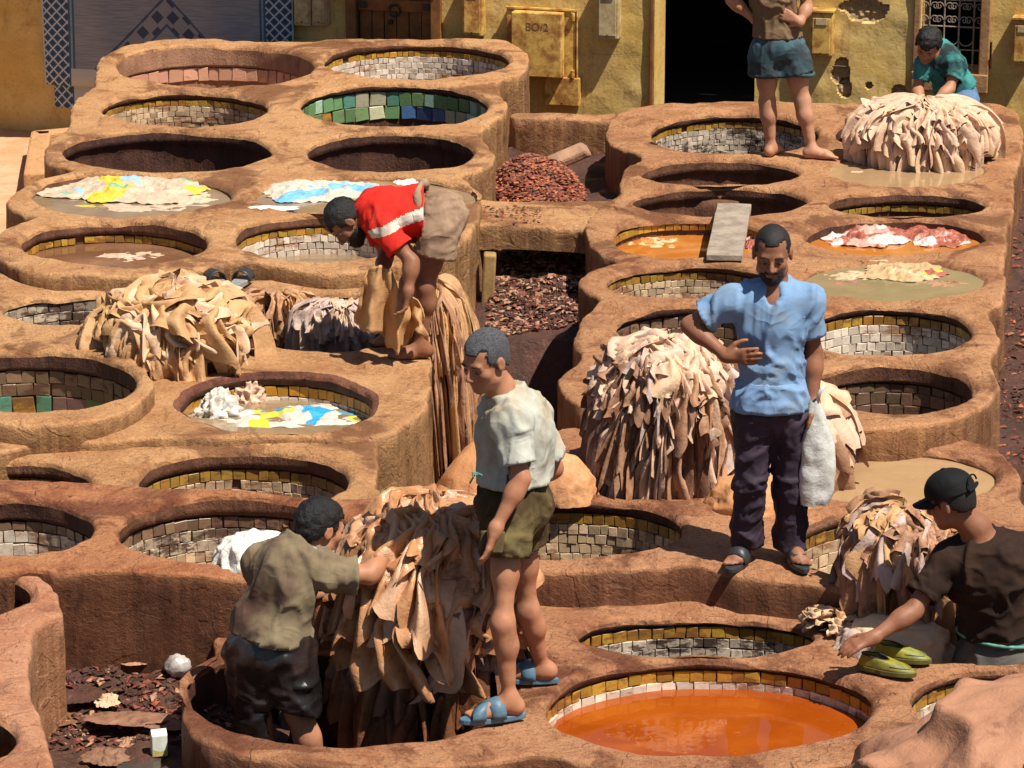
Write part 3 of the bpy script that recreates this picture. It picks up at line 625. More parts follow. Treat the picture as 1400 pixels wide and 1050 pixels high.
for i in range(nb - 1):
    c = (gx[i] + gx[i + 1]) / 2; w = (gx[i + 1] - gx[i]) / 2
    for zz, sg in ((wz0 + .55, 1), (wz0 + .31, -1)):
        mb = MB(); mb.tube([wq(c - w * math.cos(math.pi * k / 12), -.045, zz + sg * (.06 + .06 * math.sin(math.pi * k / 12))) for k in range(13)], .0045, 5); mb.build('hoop', M['iron'], GR)
# wooden door
DR = thing('wooden_door', 'studded brown plank door with an iron ring, top centre', 'door', tuple(WP0), WA)
f0, _ = W(475, 40); f1, _ = W(605, 40); mb = MB()
for a0, a1 in ((f0, pa0 + .03), (pa1 - .03, f1)): wbox(mb, a0, a1, ZBW, pz1 + .1, .001, .05)
wbox(mb, pa0 + .03, pa1 - .03, pz1, pz1 + .1, .001, .05); mb.build('frame', M['wood_dark'], DR, bevel=.006)
l0, l1 = pa0 + .03, pa1 - .03; n_ = 6; _, rz0 = W(540, 16); _, rz1 = W(540, 0)
for k in range(n_):
    a0 = l0 + (l1 - l0) * k / n_; a1 = l0 + (l1 - l0) * (k + 1) / n_
    mb = MB(); wbox(mb, a0 + .003, a1 - .003, ZBW + .2, pz1, -.09, -.05 + .004 * (k % 2)); mb.build('plank', M['wood_door'], DR, bevel=.004)
mb = MB(); wbox(mb, l0, l1, rz0, rz1, -.05, -.005); mb.build('rail', M['wood_door'], DR, bevel=.006)
for a_, s_ in ((l0 + .05, 1), (l1 - .05, 1)):
    mb = MB(); wbox(mb, a_ - .03, a_ + .03, rz0 + .02, rz1 - .02, -.004, .006); mb.build('iron_plate', M['black_iron'], DR, bevel=.003)
ka, kz = W(540, 14)
mb = MB(); mb.tube([wq(ka + .045 * math.cos(2 * math.pi * k / 20), .012, kz + .045 * math.sin(2 * math.pi * k / 20)) for k in range(21)], .009, 7); mb.build('ring_handle', M['black_iron'], DR, smooth=True)
ka, kz = W(532, 31); mb = MB(); mb.tube([wq(ka, -.05, kz), wq(ka, -.02, kz)], .02, 10); mb.build('lock', M['black_iron'], DR)
# boxes on the wall
def lamp_box(x0, x1, y1, label, glass=True, mat='rusty_ochre', h=.42):
    a0, z0 = W(x0, y1); a1, _ = W(x1, y1); w = a1 - a0
    t = thing('wall_box', label, 'utility box', tuple(WP0 + wdir * (a0 + w / 2) + Vector((0, 0, z0 - WP0.z))), WA, 'boxes on the ochre wall')
    mb = MB(); mb.box((0, -.055, h / 2), (w, .10, h)); mb.build('housing', M[mat], t, bevel=.012)
    mb = MB(); mb.box((0, -.112, h * .47), (w * .8, .012, h * .82)); mb.build('cover', M[mat], t, bevel=.006)
    mb = MB(); mb.box((0, -.06, h + .01), (w * 1.08, .13, .02)); mb.build('hood', M['rusty_ochre'], t, bevel=.004)
    mb = MB(); mb.tube([(0, -.118, h * .08), (0, -.128, h * .08)], .006, 8); mb.build('screw', M['black_iron'], t)
    if glass: mb = MB(); mb.box((0, -.121, h * .80), (w * .5, .008, h * .16)); mb.build('meter_window', M['box_pale'], t, bevel=.003)
lamp_box(637, 665, 46, 'narrow ochre box right of the wooden door')
lamp_box(820, 850, 50, 'narrow pale box between the big ochre cabinet and the dark doorway', mat='box_pale')
lamp_box(1110, 1141, 73, 'narrow meter box right of the man in blue shorts', h=.33)
lamp_box(1385, 1412, 84, 'narrow meter box at the right edge beyond the grilled window', h=.33)
lamp_box(408, 431, 32, 'grey box next to the hanging rug, left one of the close pair', False, 'box_pale'); lamp_box(432, 453, 32, 'grey box left of the wooden door, right one of the close pair', False, 'box_pale')
# large cabinet with a raised door
a0, z0 = W(695, 103); a1, z1 = W(790, 14)
CB = thing('metal_cabinet', 'large rusty ochre cabinet with a raised door, centre of the wall', 'cabinet', tuple(WP0 + wdir * (a0 + a1) / 2 + Vector((0, 0, z0 - WP0.z))), WA)
w, h = a1 - a0, z1 - z0; mb = MB(); mb.box((0, -.03, h / 2), (w, .05, h)); mb.build('back_box', M['rusty_ochre'], CB, bevel=.006)
mb = MB(); mb.box((-.01, -.11, h * .52), (w * .72, .10, h * .93)); mb.build('cabinet_door', M['rusty_ochre'], CB, bevel=.008)
for zz in (.05, h - .04): mb = MB(); mb.tube([(w / 2 - .02, -.07, zz - .03), (w / 2 - .02, -.07, zz + .03)], .016, 8); mb.build('hinge', M['rusty_ochre'], CB)
mb = MB(); mb.tube([(-w / 2, -.06, h + .012), (w / 2 + .01, -.06, h + .012), (w / 2 + .012, -.06, 0)], .009, 6); mb.build('pipe', M['rusty_ochre'], CB)
def flat_text(name, s, mat, parent, loc, size, rot=(math.pi / 2, 0, 0), ext=.0015):
    cu = bpy.data.curves.new(name, 'FONT'); cu.body = s; cu.size = size; cu.extrude = ext; cu.align_x = 'CENTER'
    o = bpy.data.objects.new(name, cu); COL.objects.link(o); o.parent = parent; o.location = loc; o.rotation_euler = rot; cu.materials.append(mat); bpy.context.view_layer.update(); me = bpy.data.meshes.new_from_object(o.evaluated_get(bpy.context.evaluated_depsgraph_get())); bpy.data.objects.remove(o)
    o = obj(name, me, None, parent, loc); o.rotation_euler = rot; return o
flat_text('painted_mark', 'BO/2', plain_mat('faded_mark', (.16, .085, .03), .7, .3, 30, 0), CB, (-.005, -.161, h * .73), .085, ext=.0006)
a0, z0 = W(748, 141); a1, z1 = W(795, 105)
t = thing('junction_plate', 'small square ochre plate below the large cabinet', 'plate', tuple(WP0 + wdir * (a0 + a1) / 2 + Vector((0, 0, z0 - WP0.z))), WA)
mb = MB(); mb.box((0, -.04, (z1 - z0) / 2), (a1 - a0, .07, z1 - z0)); mb.build('plate', M['rusty_ochre'], t, bevel=.008)
mb = MB(); mb.tube([(0, -.075, .02), (0, -.085, .02)], .007, 8); mb.build('screw', M['black_iron'], t)
# hanging rug: grey field, blue lattice borders and a blue chevron of flowers, woven as flat colour
def rug_mat():
    m, n, b = new_mat('rug_weave'); g = NT(n); tc = g.node('ShaderNodeTexCoord'); sx = g.node('ShaderNodeSeparateXYZ'); g.link(tc.outputs['Object'], sx.inputs[0])
    X, Z = sx.outputs[0], sx.outputs[2]        # x: 0..w, z: from lower hem up
    def tri(v, per): return g.math('ABSOLUTE', g.math('SUBTRACT', g.math('FRACT', g.math('DIVIDE', v, per)), .5))
    s1 = g.math('ADD', X, Z); s2 = g.math('SUBTRACT', X, Z); per = .085
    dia = g.math('MINIMUM', tri(s1, per), tri(s2, per))     # 0 on the lattice lines
    lat = g.math('LESS_THAN', dia, .07)
    rosette = g.math('GREATER_THAN', g.math('MINIMUM', tri(s1, per), tri(s2, per)), .2)
    bcol = g.mix(rosette, (.08, .13, .18), (.025, .055, .10)); bcol = g.mix(lat, bcol, (.50, .55, .58))
    Wd = RUGW; bw = .235
    d = g.math('MINIMUM', X, g.math('SUBTRACT', Wd, X))
    inb = g.math('LESS_THAN', d, bw)
    field = g.mix(g.ramp(g.noise(g.pos((1, 1, 30), True), 5, 2), .4, .6), (.18, .19, .21), (.25, .26, .28))
    # chevron
    ce = g.math('ADD', g.math('ABSOLUTE', g.math('SUBTRACT', X, Wd * .5)), g.math('MULTIPLY', g.math('SUBTRACT', Z, .12), 1.0))
    band = g.math('LESS_THAN', g.math('ABSOLUTE', g.math('SUBTRACT', ce, .52)), .13)
    edge = g.math('LESS_THAN', g.math('ABSOLUTE', g.math('SUBTRACT', g.math('ABSOLUTE', g.math('SUBTRACT', ce, .52)), .115)), .012)
    fl = g.math('LESS_THAN', g.math('ADD', tri(g.math('ADD', X, 0.0), .13), tri(Z, .13)), .42)
    ch = g.mix(fl, (.24, .23, .23), (.04, .06, .10))
    field = g.mix(band, field, ch); field = g.mix(edge, field, (.05, .08, .14))
    c = g.mix(inb, field, bcol)
    for k in (bw - .005, bw + .03):
        ln = g.math('LESS_THAN', g.math('ABSOLUTE', g.math('SUBTRACT', d, k)), .009); c = g.mix(ln, c, (.03, .10, .16))
    c = g.mix(g.math('LESS_THAN', d, .012), c, (.35, .48, .50))
    hem = g.math('LESS_THAN', Z, .14)
    c = g.mix(g.math('MULTIPLY', hem, g.math('SUBTRACT', 1.0, inb)), c, (.42, .42, .38))
    setc(g, b, c); b.inputs['Roughness'].default_value = .9; g.bump(b, g.noise(g.pos((1, 1, 1), True), 160, 2), .4, .004); return m
a0, z0 = W(68, 112); a1, _ = W(407, 112); RUGW = a1 - a0; rm = rug_mat()
RG = thing('hanging_rug', 'grey rug with dark blue lattice borders hanging on the wall', 'rug', tuple(WP0 + wdir * a0 + wn * .06 + Vector((0, 0, z0 - WP0.z))), WA)
def rug_sheet(x0, x1, z0_, z1_, d):
    rows = [[Vector((x, -d - .02 * math.sin(x * 5) * (1 - z / 3) - .008 * math.sin(x * 13 + z * 2), z)) for x in np.linspace(x0, x1, 60)] for z in np.linspace(z0_, z1_, 30)]
    return rows
mb = MB(); mb.grid(rug_sheet(0, RUGW, 0, 2.4, .03)); r_ = mb.build('rug_front', rm, RG, smooth=True); s_ = r_.modifiers.new('t', 'SOLIDIFY'); s_.thickness = .012
mb = MB(); mb.grid(rug_sheet(.06, RUGW - .3, -.19, .6, -.02)); r_ = mb.build('rug_back_fold', rm, RG, smooth=True); s_ = r_.modifiers.new('t', 'SOLIDIFY'); s_.thickness = .01
# unseen canopy added over the left part of the wall, sized to shade the rug
cp = thing('shade_canopy', 'unseen canopy added over the rug to shade it', 'canopy', tuple(WP0), WA)
mb = MB()
zc_ = 2.55
for k in range(30): mb.box((-4.2 + k * .19, -.33, zc_ + .01 * nz(k * .7, 0)), (.20, .66 + .1 * nz(k * .9, 3), .03), ry=.03 * nz(k, 1))
mb.build('shade_slats', M['wood_dark'], cp)
# building continuing off to the left, whose corner throws the yard's far corner into shade
# low kerb of the yard at the upper left
k0, k1, k2 = P(47, 236, -.8), P(56, 182, -.8), P(97, 178, -.8)
kb = MB(); kb.tube([k0, k1], .07, 4); kb = MB()
for a_, b_ in ((k0, k1), (k1, k2)):
    d_ = (b_ - a_); c_ = (a_ + b_) / 2; kb.box((c_.x, c_.y, -.92), (d_.length + .1, .16, .26), rz=math.atan2(d_.y, d_.x))
tag(kb.build('yard_kerb', M['clayA'], bevel=.02), kind='structure')
# ------------------------------------------------------------------ soft-blended bodies: tapered limbs joined into one skin
def _h(ix, iy, iz):
    n = (ix * 374761393 + iy * 668265263 + iz * 1274126177) & 0xffffffff
    n = ((n ^ (n >> 13)) * 1274126177) & 0xffffffff
    return ((n ^ (n >> 16)) & 0xffff) / 32767.5 - 1.0
def vnoise(p):
    i = np.floor(p).astype(np.int64); f = p - i; f = f * f * (3 - 2 * f); r = 0
    for dx in (0, 1):
        for dy in (0, 1):
            for dz in (0, 1):
                w = (f[:, 0] if dx else 1 - f[:, 0]) * (f[:, 1] if dy else 1 - f[:, 1]) * (f[:, 2] if dz else 1 - f[:, 2])
                r = r + w * _h(i[:, 0] + dx, i[:, 1] + dy, i[:, 2] + dz)
    return r
A3 = lambda v: np.array([v[0], v[1], v[2]], float)
def cap(a, b, ra, rb, k=.025): return ('c', A3(a), A3(b), ra, rb, k)
def ell(c, r, ax=None, k=.025):      # ax: three unit axes (rows)
    return ('e', A3(c), A3(r), np.eye(3) if ax is None else np.array([A3(a) for a in ax]), 0, k)
def sub(pr): return ('s', pr)
def d_prim(pr, p):
    if pr[0] == 'c':
        _, a, b, ra, rb, k = pr; ab = b - a; L = max(ab @ ab, 1e-9); t = np.clip((p - a) @ ab / L, 0, 1)
        return np.linalg.norm(p - a - t[:, None] * ab, axis=1) - (ra + (rb - ra) * t)
    _, c, r, ax, _, k = pr; q = (p - c) @ ax.T
    k0 = np.linalg.norm(q / r, axis=1); k1 = np.linalg.norm(q / (r * r), axis=1)
    return np.where(k1 > 1e-6, k0 * (k0 - 1) / np.maximum(k1, 1e-6), -r.min())
def bounds(pr):
    if pr[0] == 'c': return (pr[1] + pr[2]) / 2, np.linalg.norm(pr[2] - pr[1]) / 2 + max(pr[3], pr[4])
    return pr[1], pr[2].max()
def field(prims, p):
    d = np.full(len(p), .5)
    for q in prims:
        neg = q[0] == 's'; pr = q[1] if neg else q; c, r = bounds(pr); k = pr[5]
        m = np.nonzero(np.linalg.norm(p - c, axis=1) < r + .09)[0]
        if not len(m): continue
        e = d_prim(pr, p[m]); dm = d[m]
        if neg:
            h = np.clip(.5 - .5 * (dm + e) / k, 0, 1); d[m] = dm * (1 - h) + (-e) * h + k * h * (1 - h)
        else:
            h = np.clip(.5 + .5 * (dm - e) / k, 0, 1); d[m] = dm * (1 - h) + e * h - k * h * (1 - h)
    return d
_ico = None
def prim_geo(prims):
    vs = []; fs = []; ns = 12
    for q in prims:
        if q[0] == 's': continue
        b = len(vs)
        if q[0] == 'c':
            _, a, c, ra, rb, k = q; d = c - a; L = np.linalg.norm(d); d = d / max(L, 1e-6); 
            u = np.cross(d, [0, 0, 1.0] if abs(d[2]) < .9 else [1.0, 0, 0]); u /= np.linalg.norm(u); v = np.cross(d, u)
            rings = [(a - d * ra * s, ra * math.sqrt(max(0, 1 - s * s))) for s in (.92, .6, 0)] + [(c + d * rb * s, rb * math.sqrt(max(0, 1 - s * s))) for s in (0, .6, .92)]
            for cc, r in rings:
                for i in range(ns):
                    t = 2 * math.pi * i / ns; vs.append(cc + (u * math.cos(t) + v * math.sin(t)) * r)
            m = len(rings)
        else:
            _, c, r, ax, _, k = q; m = 9
            for j in range(m):
                ph = math.pi * (j + .5) / m - math.pi / 2
                for i in range(ns):
                    t = 2 * math.pi * i / ns; l = np.array([math.cos(ph) * math.cos(t), math.cos(ph) * math.sin(t), math.sin(ph)]) * r * .99
                    vs.append(c + l @ ax)
        for j in range(m - 1):
            for i in range(ns): fs.append((b + j * ns + i, b + j * ns + (i + 1) % ns, b + (j + 1) * ns + (i + 1) % ns, b + (j + 1) * ns + i))
        fs.append(tuple(b + i for i in range(ns))[::-1]); fs.append(tuple(b + (m - 1) * ns + i for i in range(ns)))
    return vs, fs
def skin(name, prims, mat, parent, voxel=.008, disp=None, cuts=(), keep=None, thick=0, its=3, post=None, owners=None):
    vs, fs = prim_geo(prims); me = bpy.data.meshes.new('tmp'); me.from_pydata([tuple(v) for v in vs], [], fs)
    bm = bmesh.new(); bm.from_mesh(me); bmesh.ops.recalc_face_normals(bm, faces=bm.faces); bm.to_mesh(me); bm.free()
    o = bpy.data.objects.new('tmp', me); COL.objects.link(o); md = o.modifiers.new('r', 'REMESH'); md.mode = 'VOXEL'; md.voxel_size = voxel
    dg = bpy.context.evaluated_depsgraph_get(); m2 = bpy.data.meshes.new_from_object(o.evaluated_get(dg)); bpy.data.objects.remove(o); bpy.data.meshes.remove(me)
    n = len(m2.vertices); co = np.empty(n * 3); 
    for it in range(its):
        m2.vertices.foreach_get('co', co); p = co.reshape(-1, 3).copy(); nn = np.empty(n * 3); m2.vertex_normals.foreach_get('vector', nn); nn = nn.reshape(-1, 3)
        d = np.clip(field(prims, p), -.03, .03)
        if it == its - 1 and disp is not None: d = d - disp(p)
        p -= nn * d[:, None] * (.9 if it else .8); m2.vertices.foreach_set('co', p.ravel()); m2.update()
    ed = np.empty(len(m2.edges) * 2, int); m2.edges.foreach_get('vertices', ed); ed = ed.reshape(-1, 2)
    deg = np.bincount(ed.ravel(), minlength=n)[:, None]; q = np.zeros_like(p)      # one light smoothing
    for a in (0, 1): np.add.at(q, ed[:, a], p[ed[:, 1 - a]])
    sm = .4 if disp is None else .15
    p = p * (1 - sm) + q / np.maximum(deg, 1) * sm
    if post is not None: p = post(p)
    m2.vertices.foreach_set('co', p.ravel()); m2.update()
    kill = np.zeros(n, bool); cutinfo = []
    for ci, (c, nv, cen, rad) in enumerate(cuts):
        c = A3(c); nv = A3(nv) / np.linalg.norm(A3(nv)); cen = A3(cen)
        near = np.linalg.norm(p - cen, axis=1) < rad
        if owners and owners[ci] is not None:
            own = prims[owners[ci]]; near &= d_prim(own, p) < field([q for j, q in enumerate(prims) if j not in [k for k in owners if k is not None]], p) + .004
        kill |= near & ((p - c) @ nv > 0); cutinfo.append((c, nv, near))
    if keep is not None: kill |= ~keep(p)
    if kill.any():
        bm = bmesh.new(); bm.from_mesh(m2); bm.verts.ensure_lookup_table()
        bmesh.ops.delete(bm, geom=[bm.verts[i] for i in np.nonzero(kill)[0]], context='VERTS')
        for v in bm.verts:
            if v.is_boundary:
                q = A3(v.co)
                for (c, nv, near), (_, _, cen, rad) in zip(cutinfo, cuts):
                    s = (q - c) @ nv
                    if np.linalg.norm(q - A3(cen)) < rad and -voxel * 1.6 < s < voxel: v.co = Vector(q - nv * s)
        bm.to_mesh(m2); bm.free()
    m2.name = name; m2.polygons.foreach_set('use_smooth', [True] * len(m2.polygons)); m2.materials.clear()
    o = obj(name, m2, mat, parent)
    if parent is not None: o.matrix_parent_inverse = Matrix.Translation(-parent.location)
    if thick: s = o.modifiers.new('thickness', 'SOLIDIFY'); s.thickness = thick; s.offset = 0
    return o
def cloth_disp(amp=.006, sc=(14, 14, 6), seed=0, base=0.0, ridge=1.0):
    def f(p):
        q = p * np.array(sc) + seed; w = vnoise(q * .6 + 11) ; q2 = q + w[:, None] * .9
        a = (1 - np.minimum(1, np.abs(vnoise(q2)) * 2.0)) ** 1.8; a2 = (1 - np.minimum(1, np.abs(vnoise(q2 * 1.9 + 31)) * 2.0)) ** 2; b = vnoise(q2 * 2.6 + 5)
        return base + amp * (a * 1.25 * ridge + a2 * .55 + b * .25 - .5)
    return f
V3 = lambda a: Vector((float(a[0]), float(a[1]), float(a[2])))
def frame(f, u):
    f = Vector(f).normalized(); r = f.cross(Vector(u)).normalized(); u = r.cross(f).normalized(); return r, f, u   # right, forward, up
def head_prims(c, fwd, up, s=1.0):
    r, f, u = frame(fwd, up); L = lambda x, y, z: Vector(c) + (r * x + f * y + u * z) * s; ax = (r, f, u); S_ = lambda *k: [q * s for q in k]
    P_ = [ell(L(0, -.012, .035), S_(.074, .094, .082), ax, .02), ell(L(0, .028, -.03), S_(.058, .064, .075), ax, .03), ell(L(0, .062, -.083), S_(.027, .024, .022), ax, .025),
          cap(L(-.048, .02, -.06), L(0, .065, -.088), .018 * s, .016 * s, .02), cap(L(.048, .02, -.06), L(0, .065, -.088), .018 * s, .016 * s, .02),
          cap(L(-.034, .075, .022), L(.034, .075, .022), .012 * s, .012 * s, .015), ell(L(-.04, .058, -.02), S_(.021, .02, .02), ax, .02), ell(L(.04, .058, -.02), S_(.021, .02, .02), ax, .02),
          cap(L(0, .086, .012), L(0, .108, -.024), .008 * s, .0125 * s, .008), ell(L(-.013, .096, -.03), S_(.009, .012, .008), ax, .006), ell(L(.013, .096, -.03), S_(.009, .012, .008), ax, .006),
          sub(ell(L(-.031, .093, -.001), S_(.017, .012, .009), ax, .010)), sub(ell(L(.031, .093, -.001), S_(.017, .012, .009), ax, .010)), cap(L(-.046, .072, .0105), L(-.018, .079, .0095), .0062 * s, .0062 * s, .006), cap(L(.046, .072, .0105), L(.018, .079, .0095), .0062 * s, .0062 * s, .006),
          cap(L(-.018, .086, -.053), L(.018, .086, -.053), .006 * s, .006 * s, .005), cap(L(-.015, .085, -.063), L(.015, .085, -.063), .0065 * s, .0065 * s, .005),
          sub(cap(L(-.024, .096, -.058), L(.024, .096, -.058), .0035 * s, .0035 * s, .003))]
    for sg in (-1, 1):
        P_ += [ell(L(sg * .078, -.004, 0), S_(.010, .021, .032), ax, .006), sub(ell(L(sg * .088, .002, .002), S_(.007, .010, .018), ax, .005))]
    return P_, L, ax
def hair_part(t, L, ax, mat, s=1.0, line=.045, nape=-.045, th=.012, rough=.004, bald=None, name='hair', vox=.008):
    r, f, u = ax; c0 = L(0, 0, 0); R_, F_, U_ = A3(r), A3(f), A3(u); c = A3(c0)
    pr = [ell(L(0, -.014, .036), [(.074 + th) * s, (.094 + th) * s, (.084 + th) * s], ax, .02), ell(L(0, -.03, -.01), [(.066 + th) * s, (.068 + th) * s, (.07 + th) * s], ax, .02)]
    def keep(p):
        q = p - c; x = q @ R_ / s; y = q @ F_ / s; z = q @ U_ / s
        lim = np.where(y > .0, line + (y - .06) * .35 * 0 + .0, nape + np.clip(y + .06, 0, .1) * .9)
        side = np.abs(x) > .055; lim = lim + .004 * vnoise(p * 90)
        lim = np.where((y > -.02) & side, np.where(y > .045, line, np.where(y > .02, -.0, -.02)), lim)
        lim = np.where((np.abs(x) > .034) & (y > .03), lim + .012, lim)
        k = z > lim
        if bald is not None: k &= ~bald(x, y, z)
        return k
    dn = lambda p: rough * (vnoise(p * 55) + .6 * vnoise(p * 110))
    return skin(name, pr, mat, t, vox, disp=dn, keep=keep, thick=.006)
def eyes(t, L, s=1.0):
    for sg in (-1, 1):
        mb = MB(); c = L(sg * .031, .0775, .001); r = .0098 * s
        rows = [[c + Vector((math.cos(a) * math.cos(b), math.sin(a) * math.cos(b), math.sin(b))) * r for a in [2 * math.pi * k / 12 for k in range(12)]] for b in [math.pi * (j / 8 - .5) for j in range(9)]]
        mb.grid(rows, closed=True); rr = L(sg * .031, .0885, -.003) - c; rr.normalize()
        e = mb.build('eye', M['eye_shaded'], t, smooth=True); e.matrix_parent_inverse = Matrix.Translation(-t.location)
        mb = MB(); a_ = rr.cross(Vector((0, 0, 1))).normalized(); b_ = rr.cross(a_)
        mb.add([c + rr * (r + .0008)] + [c + rr * (r - .0012) + (a_ * math.cos(k * .524) + b_ * math.sin(k * .524)) * .0062 * s for k in range(12)], [(0, 1 + k, 1 + (k + 1) % 12) for k in range(12)])
        i_ = mb.build('iris', M['eye_dark'], e); i_.matrix_parent_inverse = Matrix.Identity(4)
        mb = MB(); mb.tube([L(sg * .012, .088, .022), L(sg * .032, .09, .0285), L(sg * .052, .078, .021)], [.0022 * s, .0036 * s, .0018 * s], 6)
        b = mb.build('eyebrow', M['hair_black'], t, smooth=True); b.matrix_parent_inverse = Matrix.Translation(-t.location)
def hand_prims(w, d, palm_n, side, curl=.35, s=1.0, spread=.12):   # wrist, direction along the hand, palm normal, side (+1: thumb towards d x n)
    d = Vector(d).normalized(); n = Vector(palm_n); n = (n - d * n.dot(d)).normalized(); x = d.cross(n).normalized() * side; w = Vector(w)
    P_ = [cap(w, w + d * .03 * s, .024 * s, .024 * s, .02)]
    for k in (-1.2, -.4, .4, 1.2): P_.append(cap(w + d * .025 * s + x * k * .014 * s, w + d * .082 * s + x * k * .019 * s, .0135 * s, .0125 * s, .012))
    for k, L_ in ((1.5, .066), (.5, .076), (-.5, .071), (-1.5, .056)):
        b = w + d * (.086 if abs(k) < 1 else .080) * s + x * k * .0195 * s; dd = (d + x * spread * k * .35).normalized(); a = curl
        for j, q in enumerate((.46, .3, .24)):
            dd = (dd * math.cos(a) + n * math.sin(a)).normalized() if j else (dd * math.cos(a * .7) + n * math.sin(a * .7)).normalized()
            e = b + dd * L_ * q * s; P_.append(cap(b, e, (.0098 - .0011 * j) * s, (.0090 - .0012 * j) * s, .004)); b = e
    b = w + d * .022 * s + x * .026 * s; e = b + (d * .7 + x * .75 + n * .25).normalized() * .036 * s; P_.append(cap(b, e, .0145 * s, .0115 * s, .012))
    e2 = e + (d * .9 + x * .35 + n * .35).normalized() * .03 * s; P_.append(cap(e, e2, .011 * s, .0095 * s, .005)); P_.append(cap(e2, e2 + (d + x * .1 + n * .4).normalized() * .022 * s, .0098 * s, .008 * s, .004))
    return P_
def foot_prims(ankle, toe_dir, side, z, s=.90, h=None):
    d = Vector(toe_dir); d.z = 0; d.normalize(); x = Vector((d.y, -d.x, 0)) * side; a = Vector(ankle); g = Vector((a.x, a.y, z))
    P_ = [cap(a, g - d * .028 * s + Vector((0, 0, .036)), .035 * s, .032 * s, .03), cap(g - d * .03 * s + Vector((0, 0, .033)), g + d * .09 * s + Vector((0, 0, .034)), .031 * s, .03 * s, .03),
          cap(a + d * .01 - Vector((0, 0, .02)), g + d * .12 * s + Vector((0, 0, .028)), .033 * s, .024 * s, .03)]
    for k in (-1, 0, 1): P_.append(cap(g + d * .06 * s + x * k * .018 * s + Vector((0, 0, .025)), g + d * (.145 - .01 * abs(k)) * s + x * k * .027 * s + Vector((0, 0, .019)), .024 * s, .018 * s, .015))
    for k, L_ in ((2, .052), (1, .046), (0, .04), (-1, .034), (-2, .026)):
        b = g + d * (.148 - .012 * max(0, -k)) * s + x * k * .0165 * s + Vector((0, 0, .016)); r = (.0135 if k == 2 else .0095) * s
        P_.append(cap(b, b + d * L_ * .7 * s + Vector((0, 0, -.004)), r, r * .9, .004))
    return P_
def leg_prims(hip, knee, ankle, s=1.0, f=(0, -1, 0)):
    hip, knee, ankle = Vector(hip), Vector(knee), Vector(ankle); f = Vector(f).normalized(); m = knee.lerp(ankle, .3)
    return [cap(hip, hip.lerp(knee, .55), .075 * s, .060 * s, .03), cap(hip.lerp(knee, .5), knee, .060 * s, .044 * s, .05), ell(knee + f * .006, (.037 * s, .037 * s, .046 * s), None, .035),
            cap(knee, m - f * .008, .041 * s, .044 * s, .06), cap(m - f * .008, knee.lerp(ankle, .72), .044 * s, .030 * s, .06), cap(knee.lerp(ankle, .6), ankle, .033 * s, .028 * s, .03),
            cap(knee + f * .02, ankle.lerp(knee, .1) + f * .006, .022 * s, .019 * s, .03), ell(ankle + Vector((.020 * s, 0, .004)), (.013, .015, .016), None, .012), ell(ankle + Vector((-.020 * s, 0, .004)), (.013, .015, .016), None, .012)]
def arm_prims(sh, el, wr, s=1.0, sh_r=.056):
    sh, el, wr = Vector(sh), Vector(el), Vector(wr)
    return [ell(sh, (sh_r * s,) * 3, None, .03), cap(sh, sh.lerp(el, .5), .042 * s, .039 * s, .03), cap(sh.lerp(el, .45), el, .039 * s, .034 * s, .03),
            cap(el, el.lerp(wr, .3), .034 * s, .037 * s, .03), cap(el.lerp(wr, .25), wr, .037 * s, .0235 * s, .03), cap(wr, wr + (wr - el).normalized() * .012, .0255 * s, .024 * s, .02)]
def torso_prims(pel, chest, neck, sl, sr, hl, hr, s=1.0, fat=1.0, depth=.098):
    pel, chest, neck, sl, sr, hl, hr = [Vector(v) for v in (pel, chest, neck, sl, sr, hl, hr)]
    up = (chest - pel).normalized(); rt = (sr - sl); rt = (rt - up * rt.dot(up)).normalized(); fw = up.cross(rt)
    ax = (rt, fw, up); w = (sr - sl).length / 2
    return [ell(chest, (max(.12, w * .80) * s, depth * 1.12 * s, .155 * s), ax, .04), ell(pel.lerp(chest, .5), (.116 * s * fat, depth * .92 * s * fat, .13 * s), ax, .05), ell(pel, (.132 * s * fat, depth * 1.02 * s * fat, .12 * s), ax, .05),
            cap(chest + up * .06, neck, .06 * s, .052 * s, .04), cap(sl.lerp(chest + up * .1, .15), chest + up * .10, .054 * s, .07 * s, .05), cap(sr.lerp(chest + up * .1, .15), chest + up * .10, .054 * s, .07 * s, .05),
            cap(hl, pel, .078 * s, .085 * s, .04), cap(hr, pel, .078 * s, .085 * s, .04)], ax
def grow(prims, d, k=None): 
    out = []
    for q in prims:
        if q[0] == 'c': out.append(('c', q[1], q[2], q[3] + d, q[4] + d, k or q[5]))
        elif q[0] == 'e': out.append(('e', q[1], q[2] + d, q[3], 0, k or q[5]))
    return out
